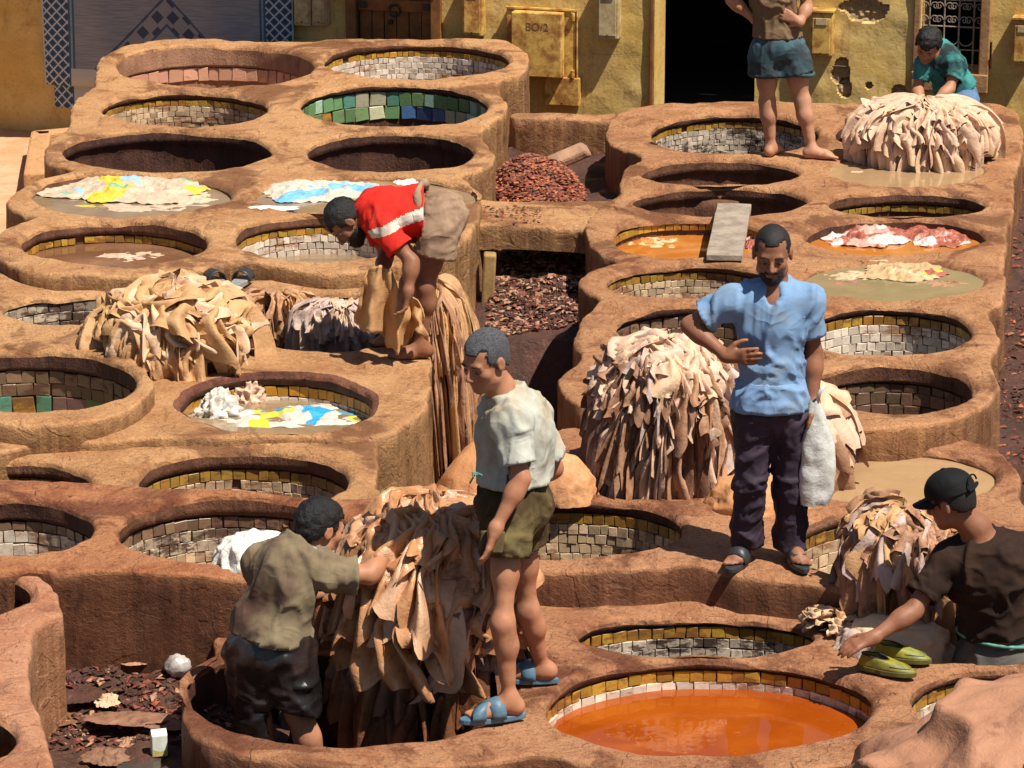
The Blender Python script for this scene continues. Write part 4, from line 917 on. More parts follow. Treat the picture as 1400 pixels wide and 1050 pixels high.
# ------------------------------------------------------------------ people
def skin_mat(name, col, col2):
    m, n, b = new_mat(name); g = NT(n); p = g.pos()
    c = g.mix(g.ramp(g.noise(p, 9, 5, .7), .35, .65), col, col2); c = g.mix(g.ramp(g.noise(p, 5, 5, .7, .5), .54, .68, 0, .5), c, tuple(k * .5 for k in col2)); c = g.mix(g.ramp(g.noise(p, 40, 3, .7), .55, .75, 0, .35), c, (col[0] * 1.15, col[1] * .85, col[2] * .8))
    setc(g, b, c); b.inputs['Roughness'].default_value = .56; b.inputs['Specular IOR Level'].default_value = .35
    b.inputs['Subsurface Weight'].default_value = .05; b.inputs['Subsurface Radius'].default_value = (.01, .004, .002); b.inputs['Subsurface Scale'].default_value = .5
    g.bump(b, g.noise(p, 60, 3), .15, .004); return m
def cloth_mat(name, col, dirt, amt=.4, rough=.9, sc=4.0, spec=.2):
    m, n, b = new_mat(name); g = NT(n); p = g.pos()
    c = g.mix(g.ramp(g.noise(p, sc, 5, .65, .4), .62 - amt * .35, .80 - amt * .25), col, dirt)
    c = g.mix(g.ramp(g.noise(p, 22, 4, .7), .5, .75, 0, .3), c, tuple(k * .6 for k in dirt))
    setc(g, b, c); b.inputs['Roughness'].default_value = rough; b.inputs['Specular IOR Level'].default_value = spec
    cr = g.math('ABSOLUTE', g.math('SUBTRACT', g.noise(g.pos((1, 1, .5)), 5.0, 1.5, .45, 1.0), .5)); cr2 = g.math('ABSOLUTE', g.math('SUBTRACT', g.noise(g.pos((.7, 1, 1)), 11, 1.5, .45, .6), .5))
    g.bump(b, g.math('ADD', g.math('MULTIPLY', g.math('ADD', g.math('MULTIPLY', cr, 2.0), cr2), -1.0), g.math('MULTIPLY', g.noise(p, 260, 2), .06)), .5, .025); return m
M['skin'] = skin_mat('skin_tan', (.40, .185, .10), (.33, .14, .075)); M['skin_dark'] = skin_mat('skin_brown', (.27, .115, .06), (.21, .085, .045)); M['skin_legs'] = skin_mat('skin_pale_tan', (.44, .23, .14), (.37, .17, .095))
M['eye_shaded'] = plain_mat('eye_shaded', (.16, .12, .10), .3, .1, 5, 0); M['eye_dark'] = plain_mat('eye_dark', (.03, .018, .012), .2, .1, 5, 0)  # eyeballs darkened: the shade of squinting lids is in the colour
M['hair_black'] = plain_mat('hair_black', (.006, .005, .005), .5, .5, 70, .7, .01); M['hair_grey'] = plain_mat('hair_grey', (.035, .037, .042), .7, .2, 160, .9, .01, (.13, .13, .14))
M['hair_stubble'] = plain_mat('hair_short', (.012, .009, .008), .7, .4, 90, .5, .005)
M['c_blue'] = cloth_mat('shirt_blue', (.16, .27, .44), (.19, .25, .32), .4); M['c_white'] = cloth_mat('shirt_pale', (.40, .41, .36), (.34, .29, .20), .6)
M['c_grey'] = cloth_mat('shirt_khaki_grey', (.19, .15, .09), (.09, .05, .035), .7, sc=2.6); M['c_black'] = cloth_mat('shirt_dark_brown', (.020, .010, .007), (.035, .018, .011), .5)
M['c_red'] = cloth_mat('shirt_red', (.55, .02, .012), (.36, .02, .012), .3); M['c_stripe'] = cloth_mat('stripe_white', (.6, .56, .48), (.4, .3, .2), .3)
M['c_teal'] = cloth_mat('shirt_turquoise', (.05, .24, .23), (.018, .03, .035), .55, sc=5); M['c_brownshirt'] = cloth_mat('shirt_brown', (.17, .11, .06), (.09, .055, .03), .4)
M['p_jean'] = cloth_mat('trousers_plum', (.030, .020, .032), (.062, .040, .062), .4, .7); M['p_olive'] = cloth_mat('shorts_olive', (.055, .034, .014), (.13, .10, .04), .5); M['p_black'] = cloth_mat('shorts_black_wet', (.010, .008, .008), (.028, .016, .013), .4, .3, spec=.6)
M['p_khaki'] = cloth_mat('shorts_khaki', (.30, .20, .13), (.20, .12, .08), .45); M['p_navy'] = cloth_mat('shorts_slate', (.05, .095, .115), (.03, .035, .04), .5); M['p_denim'] = cloth_mat('shorts_denim', (.10, .17, .30), (.07, .11, .2), .4)
M['p_greygreen'] = cloth_mat('trousers_grey', (.10, .095, .08), (.05, .04, .035), .45); M['rubber_dark'] = plain_mat('rubber_dark', (.03, .035, .04), .45, .3, 30, .2, .003); M['rubber_grey'] = plain_mat('rubber_grey', (.28, .28, .27), .5, .3, 30, .2, .003)
M['rubber_blue'] = plain_mat('rubber_blue', (.09, .17, .24), .5, .3, 30, .2, .003); M['belt_teal'] = plain_mat('cord_green', (.10, .28, .22), .8, .3, 40, .3, .003)
def man(label, loc, group=None): return thing('person', label, 'person', tuple(loc), 0, group)
def fix(o, t): o.matrix_parent_inverse = Matrix.Translation(-t.location); return o
def shirt(t, tp, ax, arms, mat, hem_at, up, neck, sleeve=.6, g=.013, amp=.010, sc=(13, 13, 6), seed=0, hem_r=.4, vox=.008, flare=.0, extra=(), sl_r=.020, name='shirt', dip=None):
    arms = [(Vector(a_) - Vector((0, 0, .010)), b_) for a_, b_ in arms]
    pr = grow(tp[:3] + tp[4:6], g, .05); cuts = []; owners = []; up = Vector(up).normalized(); hem = Vector(hem_at); pr += list(extra)
    pr.append(('e', A3(hem), np.array([.128 + g + flare, .100 + g + flare, .14]), np.array([A3(a) for a in ax]), 0, .06))
    cuts.append((hem, -up, hem - up * .2, hem_r)); owners.append(None)
    for sh, el in arms:
        sh, el = Vector(sh), Vector(el); d = (el - sh).normalized(); L_ = (el - sh).length; e = sh + d * L_ * (sleeve + .22)
        pr += [ell(sh, (.061,) * 3, None, .05), cap(sh, e, .048 + sl_r * .2, .043 + sl_r, .028)]
        c = sh + d * L_ * sleeve; cuts.append((c, d, c + d * .06, .15)); owners.append(len(pr) - 1)
    if dip: pr.append(sub(dip))
    return skin(name, pr, mat, t, vox, disp=cloth_disp(amp, sc, seed), cuts=cuts, thick=.004, owners=owners)

# --- man in the pale T-shirt, standing in profile on the rim at the centre
gz = lambda x, y, z: hsurf(x, y, z)
f1 = P(692, 984, ZH); f2 = P(742, 934, ZH); Y0 = f1.y; J = lambda x, y, d=0.0: Q(x, y, Y0 + d); dF = f2.y - f1.y
t = man('man in a pale T-shirt and olive shorts standing in blue mules beside the wet heap', (f1.x, f1.y, ZH))
hl, hr = J(694, 700, .12), J(712, 695, .28); kn, kf = J(688, 853, .0), J(722, 835, dF * .8); an, af = J(697, 953, 0), J(742, 912, dF)
pel, chest, neck = J(702, 690, .2), J(702, 595, .2), J(685, 532, .18); sl, sr = J(697, 575, .05), J(728, 568, .36)
body, ax1 = torso_prims(pel, chest, neck, sl, sr, hl, hr, depth=.118); hd, L1, hax = head_prims(J(664, 493, .14), (-.68, -.72, -.34), (-.08, -.12, 1), 1.0)
el1, wr1 = J(713, 655, -.02), J(678, 722, -.08); el2, wr2 = J(757, 640, .42), J(722, 655, .46)
body += [cap(neck, J(672, 508, .15), .056, .052, .03)] + hd + arm_prims(sl, el1, wr1, .92) + hand_prims(wr1, J(662, 775, -.10) - wr1, (-.8, .2, .1), 1, .22) + arm_prims(sr, el2, wr2) + hand_prims(wr2, (-1, -.1, -.2), (0, 1, 0), 1, .4)
body += leg_prims(hl, kn, an, .77, (-1, -.2, 0)) + leg_prims(hr, kf, af, .77, (-1, -.2, 0)) + foot_prims(an, (-.95, -.25, 0), 1, ZH + .02) + foot_prims(af, (-1, .1, 0), 1, ZH + .02)
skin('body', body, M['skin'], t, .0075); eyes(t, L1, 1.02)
hair_part(t, L1, hax, M['hair_grey'], 1.02, .062, -.05, .001, .002, vox=.0075)
shirt(t, body[:8], ax1, [(sl, el1), (sr, el2)], M['c_white'], J(700, 655, .2), (0, 0, 1), (J(676, 521, .17), (-.45, -.2, 1)), .74, .021, .015, (12, 12, 5), 3, sl_r=.026)
sp = [ell(pel + Vector((0, 0, -.01)), (.14, .135, .12), None, .05), cap(hl, hl.lerp(kn, .62), .098, .092, .04), cap(hr, hr.lerp(kf, .62), .10, .092, .04), cap(pel + Vector((0, 0, .11)), pel, .112, .125, .05)]
cn, cf = hl.lerp(kn, .40), hr.lerp(kf, .34)
skin('shorts', sp, M['p_olive'], t, .009, disp=cloth_disp(.014, (13, 13, 9), 8), cuts=[(cn, kn - hl, hl.lerp(kn, .6), .14), (cf, kf - hr, hr.lerp(kf, .6), .14), (J(702, 648, .2), (0, 0, 1), J(702, 620, .2), .2)], thick=.006)
pk = MB(); q = J(672, 741, -.035); pk.box(q, (.10, .02, .09), rz=.3, ry=.12); fix(pk.build('pocket_flap', M['p_olive'], t, bevel=.008), t)
tie = MB(); a_ = J(660, 650, .05); tie.tube([a_, a_ + Vector((-.03, -.01, .006)), a_ + Vector((-.05, -.01, -.03))], .004, 5); tie.tube([a_, a_ + Vector((-.02, -.02, .015)), a_ + Vector((-.04, -.02, .02)), a_ + Vector((-.035, -.02, .0))], .004, 5); fix(tie.build('drawstring', M['belt_teal'], t), t)
def sandal(t, ankle, d, side, z, sole, strap, bands=((.05, .09, .0),), name='sandal', cross=False):
    d = Vector(d); d.z = 0; d.normalize(); x = Vector((d.y, -d.x, 0)) * side; g0 = Vector((ankle.x, ankle.y, z)); pts = []
    for k in range(28):
        a = 2 * math.pi * k / 28; l = .068 + .135 * math.cos(a); w = (.037 + .009 * math.cos(a)) * math.sin(a); pts.append(g0 + d * l + x * w)
    mb = MB(); vs = [p + Vector((0, 0, .0)) for p in pts] + [p + Vector((0, 0, .024)) for p in pts]; n = 28
    mb.add(vs, [tuple(range(n))[::-1], tuple(n + k for k in range(n))] + [(k, (k + 1) % n, n + (k + 1) % n, n + k) for k in range(n)])
    s = fix(mb.build(name, sole, t, bevel=.005), t)
    for b0, b1, sk in bands:
        mb = MB(); rows = []
        for l, sg in ((b0, 1), ((b0 + b1) / 2, 0), (b1, 1)):
            rows.append([g0 + d * (l + sk * math.cos(a)) + x * .043 * math.cos(a) + Vector((0, 0, .02 + (.076 - .002 * sg - .40 * (l - .05)) * max(0, math.sin(a)) ** .8)) for a in [math.pi * k / 12 for k in range(13)]])
        mb.grid(rows); st = mb.build('strap', strap, s, smooth=True); st.matrix_parent_inverse = Matrix.Identity(4); m_ = st.modifiers.new('t', 'SOLIDIFY'); m_.thickness = .005
    return s
for a_, dd in ((an, (-.95, -.25, 0)), (af, (-1, .1, 0))): sandal(t, a_, dd, 1, ZH + .002, M['rubber_blue'], M['rubber_blue'], ((.045, .10, .022), (.085, .14, -.02)), 'mule')

# --- man in blue, hand on hip
f1 = P(1012, 768, ZE); Y0 = f1.y; 
t = man('man in a light blue V-neck T-shirt standing hand on hip on the clay wall', (P(1050, 770, ZE).x, Y0, ZE))
hl, hr = J(1031, 572), J(1078, 572); kl, kr = J(1026, 662, -.03), J(1080, 664, .0); al_, ar_ = J(1019, 744, .02), J(1081, 748, .03)
pel, chest, neck = J(1055, 548), J(1055, 440, .01), J(1060, 392, .01); sl, sr = J(996, 412, .0), J(1105, 410, .0)
body, ax2 = torso_prims(pel, chest, neck, sl, sr, hl, hr, s=1.02, fat=1.05); hd, L2, hax = head_prims(J(1056, 347, -.03), (-.10, -1, -.26), (-.02, -.25, 1), 1.0)
el1, wr1 = J(943, 445, .02), J(992, 486, -.10); el2, wr2 = J(1112, 482, .04), J(1112, 551, -.02)
body += [cap(neck, J(1058, 365, -.01), .056, .052, .03)] + hd + arm_prims(sl, el1, wr1) + hand_prims(wr1, J(1026, 488, -.15) - wr1, (.2, 1, .1), 1, .18) + arm_prims(sr, el2, wr2) + hand_prims(wr2, (.12, -.1, -1), (-1, .2, 0), -1, .75)
body += leg_prims(hl, kl, al_) + leg_prims(hr, kr, ar_) + foot_prims(al_, (-.45, -1, 0), 1, ZE + .022) + foot_prims(ar_, (.25, -1, 0), -1, ZE + .022)
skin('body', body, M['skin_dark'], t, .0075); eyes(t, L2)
hair_part(t, L2, hax, M['hair_stubble'], 1.0, .066, -.045, -.001, .0015, vox=.0075)
bc = A3(L2(0, 0, 0)); hf, hu, hr_ = A3(hax[1]), A3(hax[2]), A3(hax[0])
def goatee(p): q = p - bc; x, y, z = q @ hr_, q @ hf, q @ hu; return (y > .035) & (((z < -.064) & (np.abs(x) < .055)) | ((z < -.034) & (z > -.052) & (np.abs(x) < .032)) | ((np.abs(x) > .026) & (np.abs(x) < .05) & (z < -.05)))
skin('beard', grow([q for q in hd[:6] if q[0] != 's'] + [hd[13]], .0035), M['hair_stubble'], t, .006, keep=goatee, disp=lambda p: .0012 * vnoise(p * 90), thick=.002)
def vneck(p): return ~(((p - A3(J(1057, 396, -.15))) @ np.array([0, -.3, 1.0]) > 0) & (np.linalg.norm(p - A3(J(1058, 390, -.02)), axis=1) < .10))
o = shirt(t, body[:8], ax2, [(sl, el1), (sr, el2)], M['c_blue'], J(1052, 556), (0, 0, 1), (J(1058, 398, -.02), (0, -.75, 1)), .62, .018, .014, (10, 12, 5), 1, flare=.012, sl_r=.030, dip=ell(J(1059, 397, -.10), (.038, .07, .070), None, .01))
tr = [ell(pel, (.132, .106, .12), None, .05), cap(hl, pel, .092, .10, .04), cap(hr, pel, .092, .10, .04)]; 
for h, k_, a_ in ((hl, kl, al_), (hr, kr, ar_)): tr += [cap(h, k_, .088, .067, .04), cap(k_, a_ + Vector((0, 0, -.03)), .066, .067, .03)]
skin('trousers', tr, M['p_jean'], t, .009, disp=cloth_disp(.014, (9, 9, 11), 4), cuts=[(al_ + Vector((0, 0, -.0)), (0, 0, -1), al_, .12), (ar_ + Vector((0, 0, -.0)), (0, 0, -1), ar_, .12)], thick=.004)
for a_, dd, sd_ in ((al_, (-.45, -1, 0), 1), (ar_, (.25, -1, 0), -1)): sandal(t, a_, dd, sd_, ZE + .002, M['rubber_dark'], M['rubber_dark'], ((.05, .125, .0),))
# carrier bag in his hand
bg_ = thing('plastic_bag', 'crumpled white plastic bag hanging from the hand of the man in blue', 'bag', tuple(J(1113, 690, -.06))); mb = MB(); rows = []
for j in range(26):
    v = j / 25; z = .0 + .46 * (1 - v) ; 
    w = .020 + .058 * math.sin(min(1, v * 1.15) * math.pi * .62) ** .9; 
    if v > .9: w *= 1 - (v - .9) * 2.2
    rows.append([Vector((w * math.cos(a) * (1 + .12 * nz(math.cos(a) * 2, math.sin(a) * 2, v * 6)) + .022 * math.sin(v * 2.6) - .01, w * .45 * math.sin(a) * (1 + .5 * nz(math.cos(a) * 3, v * 9, 4)), z + .012 * nz(math.cos(a) * 3, math.sin(a) * 3, 9))) for a in [2 * math.pi * k / 22 for k in range(22)]])
mb.grid(rows[::-1], closed=True)
M['bag_white'] = plain_mat('bag_silver_white', (.55, .55, .52), .22, .3, 9, .45, .015, (.50, .50, .45), .55)
mb.build('bag_body', M['bag_white'], bg_, smooth=True)
mb = MB(); mb.tube([(.0, 0, .44), (.008, -.01, .50), (.03, -.01, .53)], .009, 6); mb.build('handle', M['bag_white'], bg_, smooth=True)

# --- youth pushing the wet heap, seen from behind
f1 = P(365, 952, ZH); Y0 = f1.y; zf = ZH - .52
t = man('young man in a stained khaki T-shirt leaning on the wet heap, seen from behind', (J(360, 940).x, Y0, zf))
hl, hr = J(345, 892, .0), J(392, 890, -.02); kl, kr = J(352, 985, .0), J(408, 972, -.05); al_, ar_ = Vector((kl.x + .02, kl.y + .05, zf + .1)), Vector((kr.x + .12, kr.y + .04, zf + .1))
pel, chest, neck = J(368, 876), J(390, 795, .02), J(423, 748, .05); sl, sr = J(360, 772, .10), J(455, 782, .0)
body, ax3 = torso_prims(pel, chest, neck, sl, sr, hl, hr, s=1.0); hd, L3, hax = head_prims(J(438, 722, .07), (.85, .50, -.28), (.15, .1, 1), .98)
el1, wr1 = J(505, 786, .02), J(528, 757, .12); el2, wr2 = J(395, 820, .38), J(430, 812, .34)
body += [cap(neck, J(432, 738, .06), .055, .052, .03)] + hd + arm_prims(sr, el1, wr1) + hand_prims(wr1, J(552, 732, .20) - wr1, (.5, .8, -.2), 1, .15, spread=.5) + arm_prims(sl, el2, wr2) + hand_prims(wr2, (.6, .3, .5), (.6, .8, 0), -1, .3)
body += leg_prims(hl, kl, al_, 1, (0, 1, 0)) + leg_prims(hr, kr, ar_, 1, (.5, 1, 0)) + foot_prims(al_, (.3, 1, 0), -1, zf) + foot_prims(ar_, (.5, 1, 0), 1, zf)
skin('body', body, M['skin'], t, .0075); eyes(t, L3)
hair_part(t, L3, hax, M['hair_black'], .98, .050, -.055, .008, .006, vox=.0075)
shirt(t, body[:8], ax3, [(sr, el1), (sl, el2)], M['c_grey'], J(368, 868), (.15, 0, 1), (J(432, 745, .06), (.45, .1, 1)), .66, .016, .018, (9, 9, 5), 5, flare=.014, sl_r=.034)
cb = MB(); cb.tube([J(432, 745, .05) + Vector((.062 * math.cos(a), .062 * math.sin(a), -.03 * math.cos(a))) for a in [2 * math.pi * k / 18 for k in range(19)]], .012, 6); M['collar'] = cloth_mat('collar_bluegrey', (.26, .32, .33), (.2, .22, .2), .3); fix(cb.build('collar', M['collar'], t, smooth=True), t)
sp = [ell(pel + Vector((0, 0, -.03)), (.16, .135, .13), None, .05), cap(hl, hl.lerp(kl, 1.35), .108, .085, .05), cap(hr, hr.lerp(kr, 1.3), .11, .085, .05)]
skin('shorts', sp, M['p_black'], t, .009, disp=cloth_disp(.013, (9, 9, 9), 9), cuts=[(hl.lerp(kl, 1.15), kl - hl, hl.lerp(kl, 1.35), .13), (hr.lerp(kr, .98), kr - hr + Vector((-.1, 0, 0)), hr.lerp(kr, 1.2), .13)], thick=.005)

# --- bearded man in red bent double over the hides
f1 = P(575, 489, ZB); Y0 = f1.y
t = man('bearded man in a red shirt bent double over hides on the clay edge', (f1.x, Y0, ZB))
hl, hr = J(598, 318, .0), J(592, 316, .18); kn, kf = J(582, 392, -.02), J(560, 388, .20); an, af = J(577, 470, .0), J(548, 463, .22)
pel, chest, neck = J(594, 292, .08), J(536, 290, .06), J(500, 296, .04); sl, sr = J(524, 312, -.10), J(512, 300, .25)
body, ax4 = torso_prims(pel, chest, neck, sl, sr, hl, hr, s=1.02, fat=.98); hd, L4, hax = head_prims(J(474, 303, .03), (-.42, -.25, -.9), (-.9, -.15, .35), 1.0)
el1, wr1 = J(563, 358, -.16), J(558, 398, -.2); el2, wr2 = J(528, 352, .22), J(516, 378, .0)
body += [cap(neck, J(488, 300, .03), .056, .054, .03)] + hd + arm_prims(sl, el1, wr1) + hand_prims(wr1, (-.15, -.1, -1), (-1, 0, 0), 1, .8) + arm_prims(sr, el2, wr2) + hand_prims(wr2, (-.4, -.2, -1), (1, 0, 0), 1, .8)
body += leg_prims(hl, kn, an, .85, (-1, -.2, 0)) + leg_prims(hr, kf, af, .85, (-1, 0, 0)) + foot_prims(an, (-1, -.25, 0), 1, ZB) + foot_prims(af, (-1, .1, 0), 1, ZB)
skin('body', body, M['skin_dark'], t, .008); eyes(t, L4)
hair_part(t, L4, hax, M['hair_black'], 1.0, .045, -.055, .006, .004, vox=.008)
bc = A3(L4(0, 0, 0)); hf, hu, hr_ = A3(hax[1]), A3(hax[2]), A3(hax[0])
skin('beard', grow([q for q in hd[:6] if q[0] != 's'], .012), M['hair_black'], t, .008, keep=lambda p: (lambda x, y, z: (z < -.035) & (y > .0) & ~((np.abs(x) < .03) & (z > -.06)))((p - bc) @ hr_, (p - bc) @ hf, (p - bc) @ hu), disp=lambda p: .004 * vnoise(p * 60), thick=.004)
o = shirt(t, body[:8], ax4, [(sl, el1), (sr, el2)], M['c_red'], J(580, 285, .07), (-1, 0, .0), (J(491, 300, .04), (-1, 0, .1)), .60, .014, .012, (11, 11, 9), 7, hem_r=.34, sl_r=.026)
o.data.materials.append(M['c_stripe']); a0, a1 = A3(J(507, 312)), A3(J(582, 286)); dv = (a1 - a0) / np.linalg.norm(a1 - a0)
for pl in o.data.polygons:
    c = A3(pl.center); s_ = (c - a0) @ dv; h = c[2] - (a0[2] + s_ * dv[2])
    if 0 < s_ < .31 and abs(h) < .022 + .02 * s_ and c[1] < Y0 + .04: pl.material_index = 1
sp = [ell(pel + Vector((.03, 0, -.01)), (.14, .15, .135), None, .05), cap(hl, hl.lerp(kn, .7), .112, .11, .05), cap(hr, hr.lerp(kf, .7), .112, .11, .05)]
skin('shorts', sp, M['p_khaki'], t, .009, disp=cloth_disp(.010, (9, 9, 12), 2), cuts=[(hl.lerp(kn, .42), kn - hl, hl.lerp(kn, .7), .17), (hr.lerp(kf, .42), kf - hr, hr.lerp(kf, .7), .17), (J(580, 285, .07), (-1, 0, .1), J(560, 285, .07), .2)], thick=.005)
sh = MB(); c_ = J(577, 287, .07)
sh.tube([c_ + Vector((.02 * math.sin(a * 2), .135 * math.sin(a), .135 * math.cos(a))) for a in [2 * math.pi * k / 24 for k in range(25)]], [.02 + .008 * math.sin(k * 1.3) for k in range(25)], 7); fix(sh.build('waist_cloth', M['p_khaki'], t, smooth=True), t)

# --- man in blue-grey shorts, back turned, upper body cut by the picture
f1 = P(1052, 214, ZR); Y0 = f1.y
t = man('barefoot man in slate shorts standing before the dark doorway, back turned', (P(1080, 215, ZR).x, Y0, ZR))
hl, hr = J(1048, 80), J(1084, 80); kl, kr = J(1049, 140, .02), J(1097, 138, -.02); al_, ar_ = J(1054, 200, .02), J(1110, 204, -.05)
pel, chest, neck = J(1064, 62), J(1058, -5, .0), J(1060, -52, .0); sl, sr = J(1022, -38), J(1096, -38)
body, ax5 = torso_prims(pel, chest, neck, sl, sr, hl, hr, s=1.02, fat=1.02); hd, L5, hax = head_prims(J(1060, -82, .02), (-.2, 1, -.15), (0, .1, 1), 1.0)
el1, wr1 = J(1000, 0, .04), J(1032, 27, .02); el2, wr2 = J(1103, 10, -.02), J(1094, 30, -.10)
body += [cap(neck, J(1060, -70, .02), .056, .052, .03)] + hd + arm_prims(sl, el1, wr1) + hand_prims(wr1, (1, .1, .1), (0, -1, 0), 1, .3) + arm_prims(sr, el2, wr2) + hand_prims(wr2, (-1, -.2, .5), (0, 1, 0), 1, .3)
body += leg_prims(hl, kl, al_, .95, (0, 1, 0)) + leg_prims(hr, kr, ar_, .95, (.3, .8, 0)) + foot_prims(al_, (.5, 1, 0), -1, ZR) + foot_prims(ar_, (1, -.12, 0), 1, ZR)
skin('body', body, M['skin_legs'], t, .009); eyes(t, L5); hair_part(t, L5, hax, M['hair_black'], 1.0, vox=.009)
shirt(t, body[:8], ax5, [(sl, el1), (sr, el2)], M['c_brownshirt'], J(1062, 50), (0, 0, 1), (J(1060, -55, .01), (0, .2, 1)), .6, .012, .013, (12, 12, 7), 4, flare=.0)
sp = [ell(pel, (.165, .14, .11), None, .05), cap(hl, hl.lerp(kl, .7), .115, .112, .05), cap(hr, hr.lerp(kr, .7), .115, .112, .05)]
skin('shorts', sp, M['p_navy'], t, .0095, disp=cloth_disp(.008, (10, 10, 8), 6), cuts=[(hl.lerp(kl, .36), kl - hl, hl.lerp(kl, .6), .15), (hr.lerp(kr, .36), kr - hr, hr.lerp(kr, .6), .15), (J(1062, 47), (0, 0, 1), J(1062, 30), .2)], thick=.005)
for h, k_ in ((hl, kl), (hr, kr)):
    c_ = h.lerp(k_, .34); mb = MB(); mb.tube([c_ + Vector((.112 * math.cos(a), .106 * math.sin(a), .006 * math.sin(3 * a))) for a in [2 * math.pi * k / 20 for k in range(21)]], .013, 6); fix(mb.build('rolled_hem', M['p_navy'], t, smooth=True), t)

# --- youth in turquoise behind the pink heap
f1 = P(1310, 190, ZR); Y0 = f1.y; zf = ZR - .5
t = man('youth in a turquoise T-shirt and denim shorts bent over the pink heap', (f1.x, Y0, zf))
hl, hr = J(1300, 138, .12), J(1318, 142, -.06); kl, kr = J(1302, 192, .1), J(1322, 195, -.05); al_, ar_ = Vector((kl.x, kl.y + .04, zf + .08)), Vector((kr.x, kr.y + .03, zf + .08))
pel, chest, neck = J(1308, 124, .05), J(1290, 88, -.02), J(1278, 72, -.08); sl, sr = J(1263, 88, -.05), J(1308, 88, -.12)
body, ax6 = torso_prims(pel, chest, neck, sl, sr, hl, hr, s=.94); hd, L6, hax = head_prims(J(1269, 62, -.12), (-.35, -.75, -.65), (-.1, -.7, .7), .96)
el1, wr1 = J(1254, 122, -.08), J(1258, 143, -.22); el2, wr2 = J(1298, 122, -.22), J(1276, 140, -.3)
body += [cap(neck, J(1273, 68, -.10), .052, .05, .03)] + hd + arm_prims(sl, el1, wr1, .94) + hand_prims(wr1, (.1, -.4, -.8), (0, -1, 0), 1, .4) + arm_prims(sr, el2, wr2, .94) + hand_prims(wr2, (-.6, -.4, -.6), (0, -1, 0), 1, .4)
body += leg_prims(hl, kl, al_, .95) + leg_prims(hr, kr, ar_, .95) + foot_prims(al_, (-.5, -1, 0), 1, zf) + foot_prims(ar_, (-.3, -1, 0), 1, zf)
skin('body', body, M['skin'], t, .009); eyes(t, L6, .96); hair_part(t, L6, hax, M['hair_black'], .96, .046, -.05, .013, .007, vox=.009)
shirt(t, body[:8], ax6, [(sl, el1), (sr, el2)], M['c_teal'], J(1306, 122, .04), (-.5, -.3, 1), (J(1275, 72, -.1), (-.5, -.3, 1)), .62, .012, .011, (12, 12, 9), 9, hem_r=.3)
sp = [ell(pel + Vector((0, 0, -.03)), (.14, .125, .11), None, .05), cap(hl, hl.lerp(kl, .7), .102, .098, .05), cap(hr, hr.lerp(kr, .7), .102, .098, .05)]
skin('shorts', sp, M['p_denim'], t, .0095, disp=cloth_disp(.006, (12, 12, 9), 3), cuts=[(hl.lerp(kl, .36), kl - hl, hl.lerp(kl, .6), .14), (hr.lerp(kr, .36), kr - hr, hr.lerp(kr, .6), .14)], thick=.005)

# --- man in the black cap, lower right
f1 = P(1375, 893, ZH); Y0 = f1.y; zf = ZH - .75
t = man('man in a black cap and dark brown T-shirt reaching left over the hides', (f1.x, Y0, zf))
hl, hr = J(1345, 905, .0), J(1395, 905, .0); kl, kr = J(1345, 990, .0), J(1398, 990, .0); al_, ar_ = Vector((kl.x, kl.y + .05, zf + .08)), Vector((kr.x, kr.y + .03, zf + .08))
pel, chest, neck = J(1368, 885), J(1352, 785, -.04), J(1334, 722, -.06); sl, sr = J(1292, 768, -.06), J(1418, 758, -.02)
body, ax7 = torso_prims(pel, chest, neck, sl, sr, hl, hr, s=1.08, fat=1.0, depth=.105); hd, L7, hax = head_prims(J(1300, 686, -.08), (-.85, .45, -.35), (-.25, .05, 1), .98)
el1, wr1 = J(1248, 836, -.16), J(1194, 872, -.24); el2, wr2 = J(1440, 850, .1), J(1420, 910, .22)
body += [cap(neck, J(1312, 702, -.07), .060, .056, .03)] + hd + arm_prims(sl, el1, wr1, 1.04) + hand_prims(wr1, J(1152, 888, -.28) - wr1, (0, .3, -1), -1, .3) + arm_prims(sr, el2, wr2, 1.04) + hand_prims(wr2, (0, .5, -1), (-1, 0, 0), 1, .4)
body += leg_prims(hl, kl, al_, 1.02) + leg_prims(hr, kr, ar_, 1.02) + foot_prims(al_, (-.3, 1, 0), 1, zf) + foot_prims(ar_, (.3, 1, 0), 1, zf)
skin('body', body, M['skin_dark'], t, .0078); eyes(t, L7, .98); hair_part(t, L7, hax, M['hair_stubble'], .98, .05, -.045, .004, .001, vox=.008)
shirt(t, body[:8], ax7, [(sl, el1), (sr, el2)], M['c_black'], J(1364, 862, 0), (-.1, 0, 1), (J(1322, 712, -.06), (-.55, 0, 1)), .70, .014, .015, (8, 8, 7), 8, hem_r=.35, sl_r=.026)
sp = [ell(pel + Vector((0, 0, -.02)), (.165, .13, .14), None, .05), cap(hl, kl, .115, .09, .05), cap(hr, kr, .115, .09, .05)]
skin('trousers', sp, M['p_greygreen'], t, .009, disp=cloth_disp(.010, (9, 9, 12), 6), cuts=[(J(1366, 856), (-.1, 0, 1), J(1366, 840), .2)], thick=.005)
bl = MB(); c_ = J(1366, 868); bl.tube([c_ + Vector((.172 * math.cos(a), .138 * math.sin(a), -.02 * math.cos(a))) for a in [2 * math.pi * k / 24 for k in range(25)]], .008, 6); fix(bl.build('waist_cord', M['belt_teal'], t, smooth=True), t)
